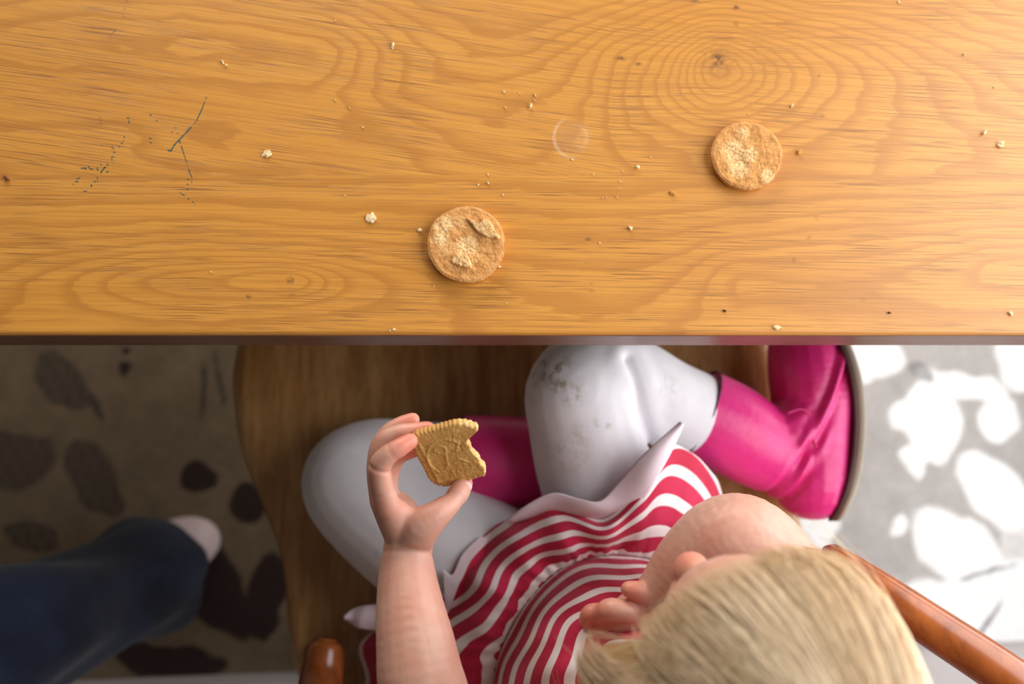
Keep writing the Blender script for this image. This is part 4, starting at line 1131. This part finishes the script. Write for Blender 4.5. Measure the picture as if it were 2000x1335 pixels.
# outline: rounded rectangle with scallops, right side replaced by the bite
def outline():
    pts = []
    n = 0
    rc = .006
    # walk clockwise: bottom-left up the left side, top, bite, bottom (normals outwards = left of travel)
    def sc(a, b, k):
        a = Vector(a); b = Vector(b); d = b - a; nrm = Vector((-d.y, d.x)).normalized()
        for i in range(k * 6):
            f = i / (k * 6); s_ = abs(math.sin(PI * k * f)) ** .7 * .0013
            pts.append(a + d * f + nrm * s_)
    q_ = .0075
    sc((-bw, -bh + .011), (-bw, bh - .005), 12); sc((-bw, bh - .005), (-bw + .005, bh), 2)
    sc((-bw + .005, bh), (.0130, bh), 10); sc((.0130, bh), (.0210, bh - .0035), 2); sc((.0210, bh - .0035), (.0268, bh - .0100), 2)
    bite = [(.0268, bh - .0105), (.0240, bh - .0120), (.0195, .0145), (.0160, .0135), (.0152, .0085), (.0160, .0045), (.0152, .0010), (.0156, -.0035), (.0170, -.0075), (.0180, -.0105), (.0176, -.0150), (.0185, -.0178), (.0193, -.0205), (.0186, -.0240), (.0170, -.0275)]
    for i in range(len(bite) - 1):
        for j in range(4):
            a = Vector(bite[i]).lerp(Vector(bite[i + 1]), j / 4); w = noise.noise(Vector((a.x * 900, a.y * 900, 0))) * .0011
            pts.append(a + Vector((w, w * .5)))
    sc((.0170, -bh + .0006), (-bw + .009, -bh), 11); sc((-bw + .009, -bh), (-bw + .0026, -bh + .0038), 2); sc((-bw + .0026, -bh + .0038), (-bw, -bh + .011), 2)
    return pts
ol2 = outline(); n = len(ol2)
cc2 = Vector((-.003, 0))
rows = []
def emb(x, y):
    h = 0.0
    def line(d, w=.0011, a=.0007): return a * math.exp(-(d / w) ** 2)
    # raised inner border
    dx = abs(x + .001) - .0185; dy = abs(y) - .0225
    if x < .012: h += line(max(dx, dy), .0012, .0007)
    # worn relief: an arch, a little curl, soft hillocks and one crack
    an = math.atan2(y - .000, x + .004)
    e = math.hypot((x + .004) / .0150, (y - .000) / .0185); h += line((e - 1) * .016, .0010, .0007) * (1 if (an > .7 or an < -2.3) else 0)
    cx_, cy_ = x + .0065, y - .0085; rr_ = math.hypot(cx_, cy_); aa = math.atan2(cy_, cx_)
    h += .0006 * math.exp(-((rr_ - .0030 - .0009 * (aa + PI) / PI) / .0009) ** 2)
    for (x0, y0, x1, y1) in ((-.0045, .0035, -.0062, -.0060), (-.0062, -.0060, -.0095, -.0100), (-.003, -.0075, .004, -.0045), (.004, -.0045, .010, -.011), (.0085, .012, .0045, .004)):
        ax, ay = x1 - x0, y1 - y0; t = max(0, min(1, ((x - x0) * ax + (y - y0) * ay) / (ax * ax + ay * ay)))
        h = max(h, line(math.hypot(x - x0 - t * ax, y - y0 - t * ay), .0011, .00055))
    h -= .0006 * math.exp(-((x - .0065 - .0020 * math.sin(y * 330)) / .0004) ** 2) * (1 if 0.002 < y < .018 else 0)
    if y < -.006: h += .0005 * noise.noise(Vector((x * 260, y * 260, 9)))
    for (hx, hy) in ((-.017, .016), (-.016, -.018), (.006, .019), (.008, -.014), (0, -.016), (.009, .008), (.0, .005)):
        h -= .0010 * math.exp(-(math.hypot(x - hx, y - hy) / .0007) ** 2)
    return h + noise.noise(Vector((x * 420, y * 420, 4))) * .00022
NRAD = 46
for i in range(NRAD):
    f = 1 - (i / (NRAD - 1)) ** 1.0; f = max(f, .004); row = []
    for p in ol2:
        x = cc2.x + (p.x - cc2.x) * f * .985; y = cc2.y + (p.y - cc2.y) * f * .985
        row.append((x, y, bt + emb(x, y) - (.0006 if i == 0 else 0) - (.0003 if i == 1 else 0)))
    rows.append(row)
rows = rows[::-1]
for f, z in ((1.0, bt * .55), (1.006, 0), (1.0, -bt * .6), (.98, -bt), (.5, -bt), (.004, -bt)):
    rows.append([(cc2.x + (p.x - cc2.x) * f + .0004 * noise.noise(Vector((p.x * 800, p.y * 800, z * 900))), cc2.y + (p.y - cc2.y) * f + .0004 * noise.noise(Vector((p.y * 800, p.x * 800, z * 900))), z) for p in ol2])
A3 = np.array(rows); me = grid_mesh(A3, closed_v=True)
xx = A3[..., 0]; pal = np.clip((xx - .013) / .004, 0, 1) * (np.arange(len(rows))[:, None] >= NRAD - 2)
set_attr(me, 'pale', pal.ravel()); link('biscuit_slab', me, M['milk_biscuit'], biscuit)

# ------------------------------------------------------------------ adult's leg at the left
adult = thing('adult', tuple(V(0, 1290, .0105)), 'adult in dark blue jeans and a pale sock, one leg showing at the lower left', 'person')
b = Solid()
b.chain([(V(-420, 1420, .50), .085), (V(-180, 1330, .49), .082), (V(-20, 1255, .46), .078), (V(90, 1215, .38), .072), (V(190, 1170, .28), .068), (V(262, 1135, .19), .074), (V(292, 1125, .14), .080)], 40, 26)
def jeans(co, me):
    n = normals(me)
    w = .004 * np.sin(co[:, 0] * 55 + co[:, 1] * 30 + co[:, 2] * 40) + .003 * np.sin(co[:, 0] * 20 - co[:, 1] * 90)
    co = co + n * w[:, None]
    c0 = np.array(V(286, 1122, .135)); ax = np.array(V(286, 1122, .135)) - np.array(V(200, 1165, .27)); ax = ax / np.linalg.norm(ax)
    e = (co - c0) @ ax
    return co - np.where(e > 0, e * .96, 0)[:, None] * ax
put('jeans', b.build(.004, 5, jeans), M['denim'], adult)
b = Solid()
b.chain([(V(190, 1170, .28), .050), (V(262, 1130, .17), .042), (V(290, 1120, .085), .036)], 12)
b.chain([(V(290, 1120, .066), .044), (V(338, 1078, .062), .046), (V(368, 1062, .056), .040), (V(384, 1056, .052), .034)], 14)
b.chain([(V(-420, 1420, .50), .06), (V(-20, 1255, .45), .055), (V(190, 1170, .28), .048)], 12)
b.chain([(V(320, 1125, .048), .034), (V(362, 1080, .044), .032)], 6)
put('body', b.build(.003, 6), M['sock'], adult)
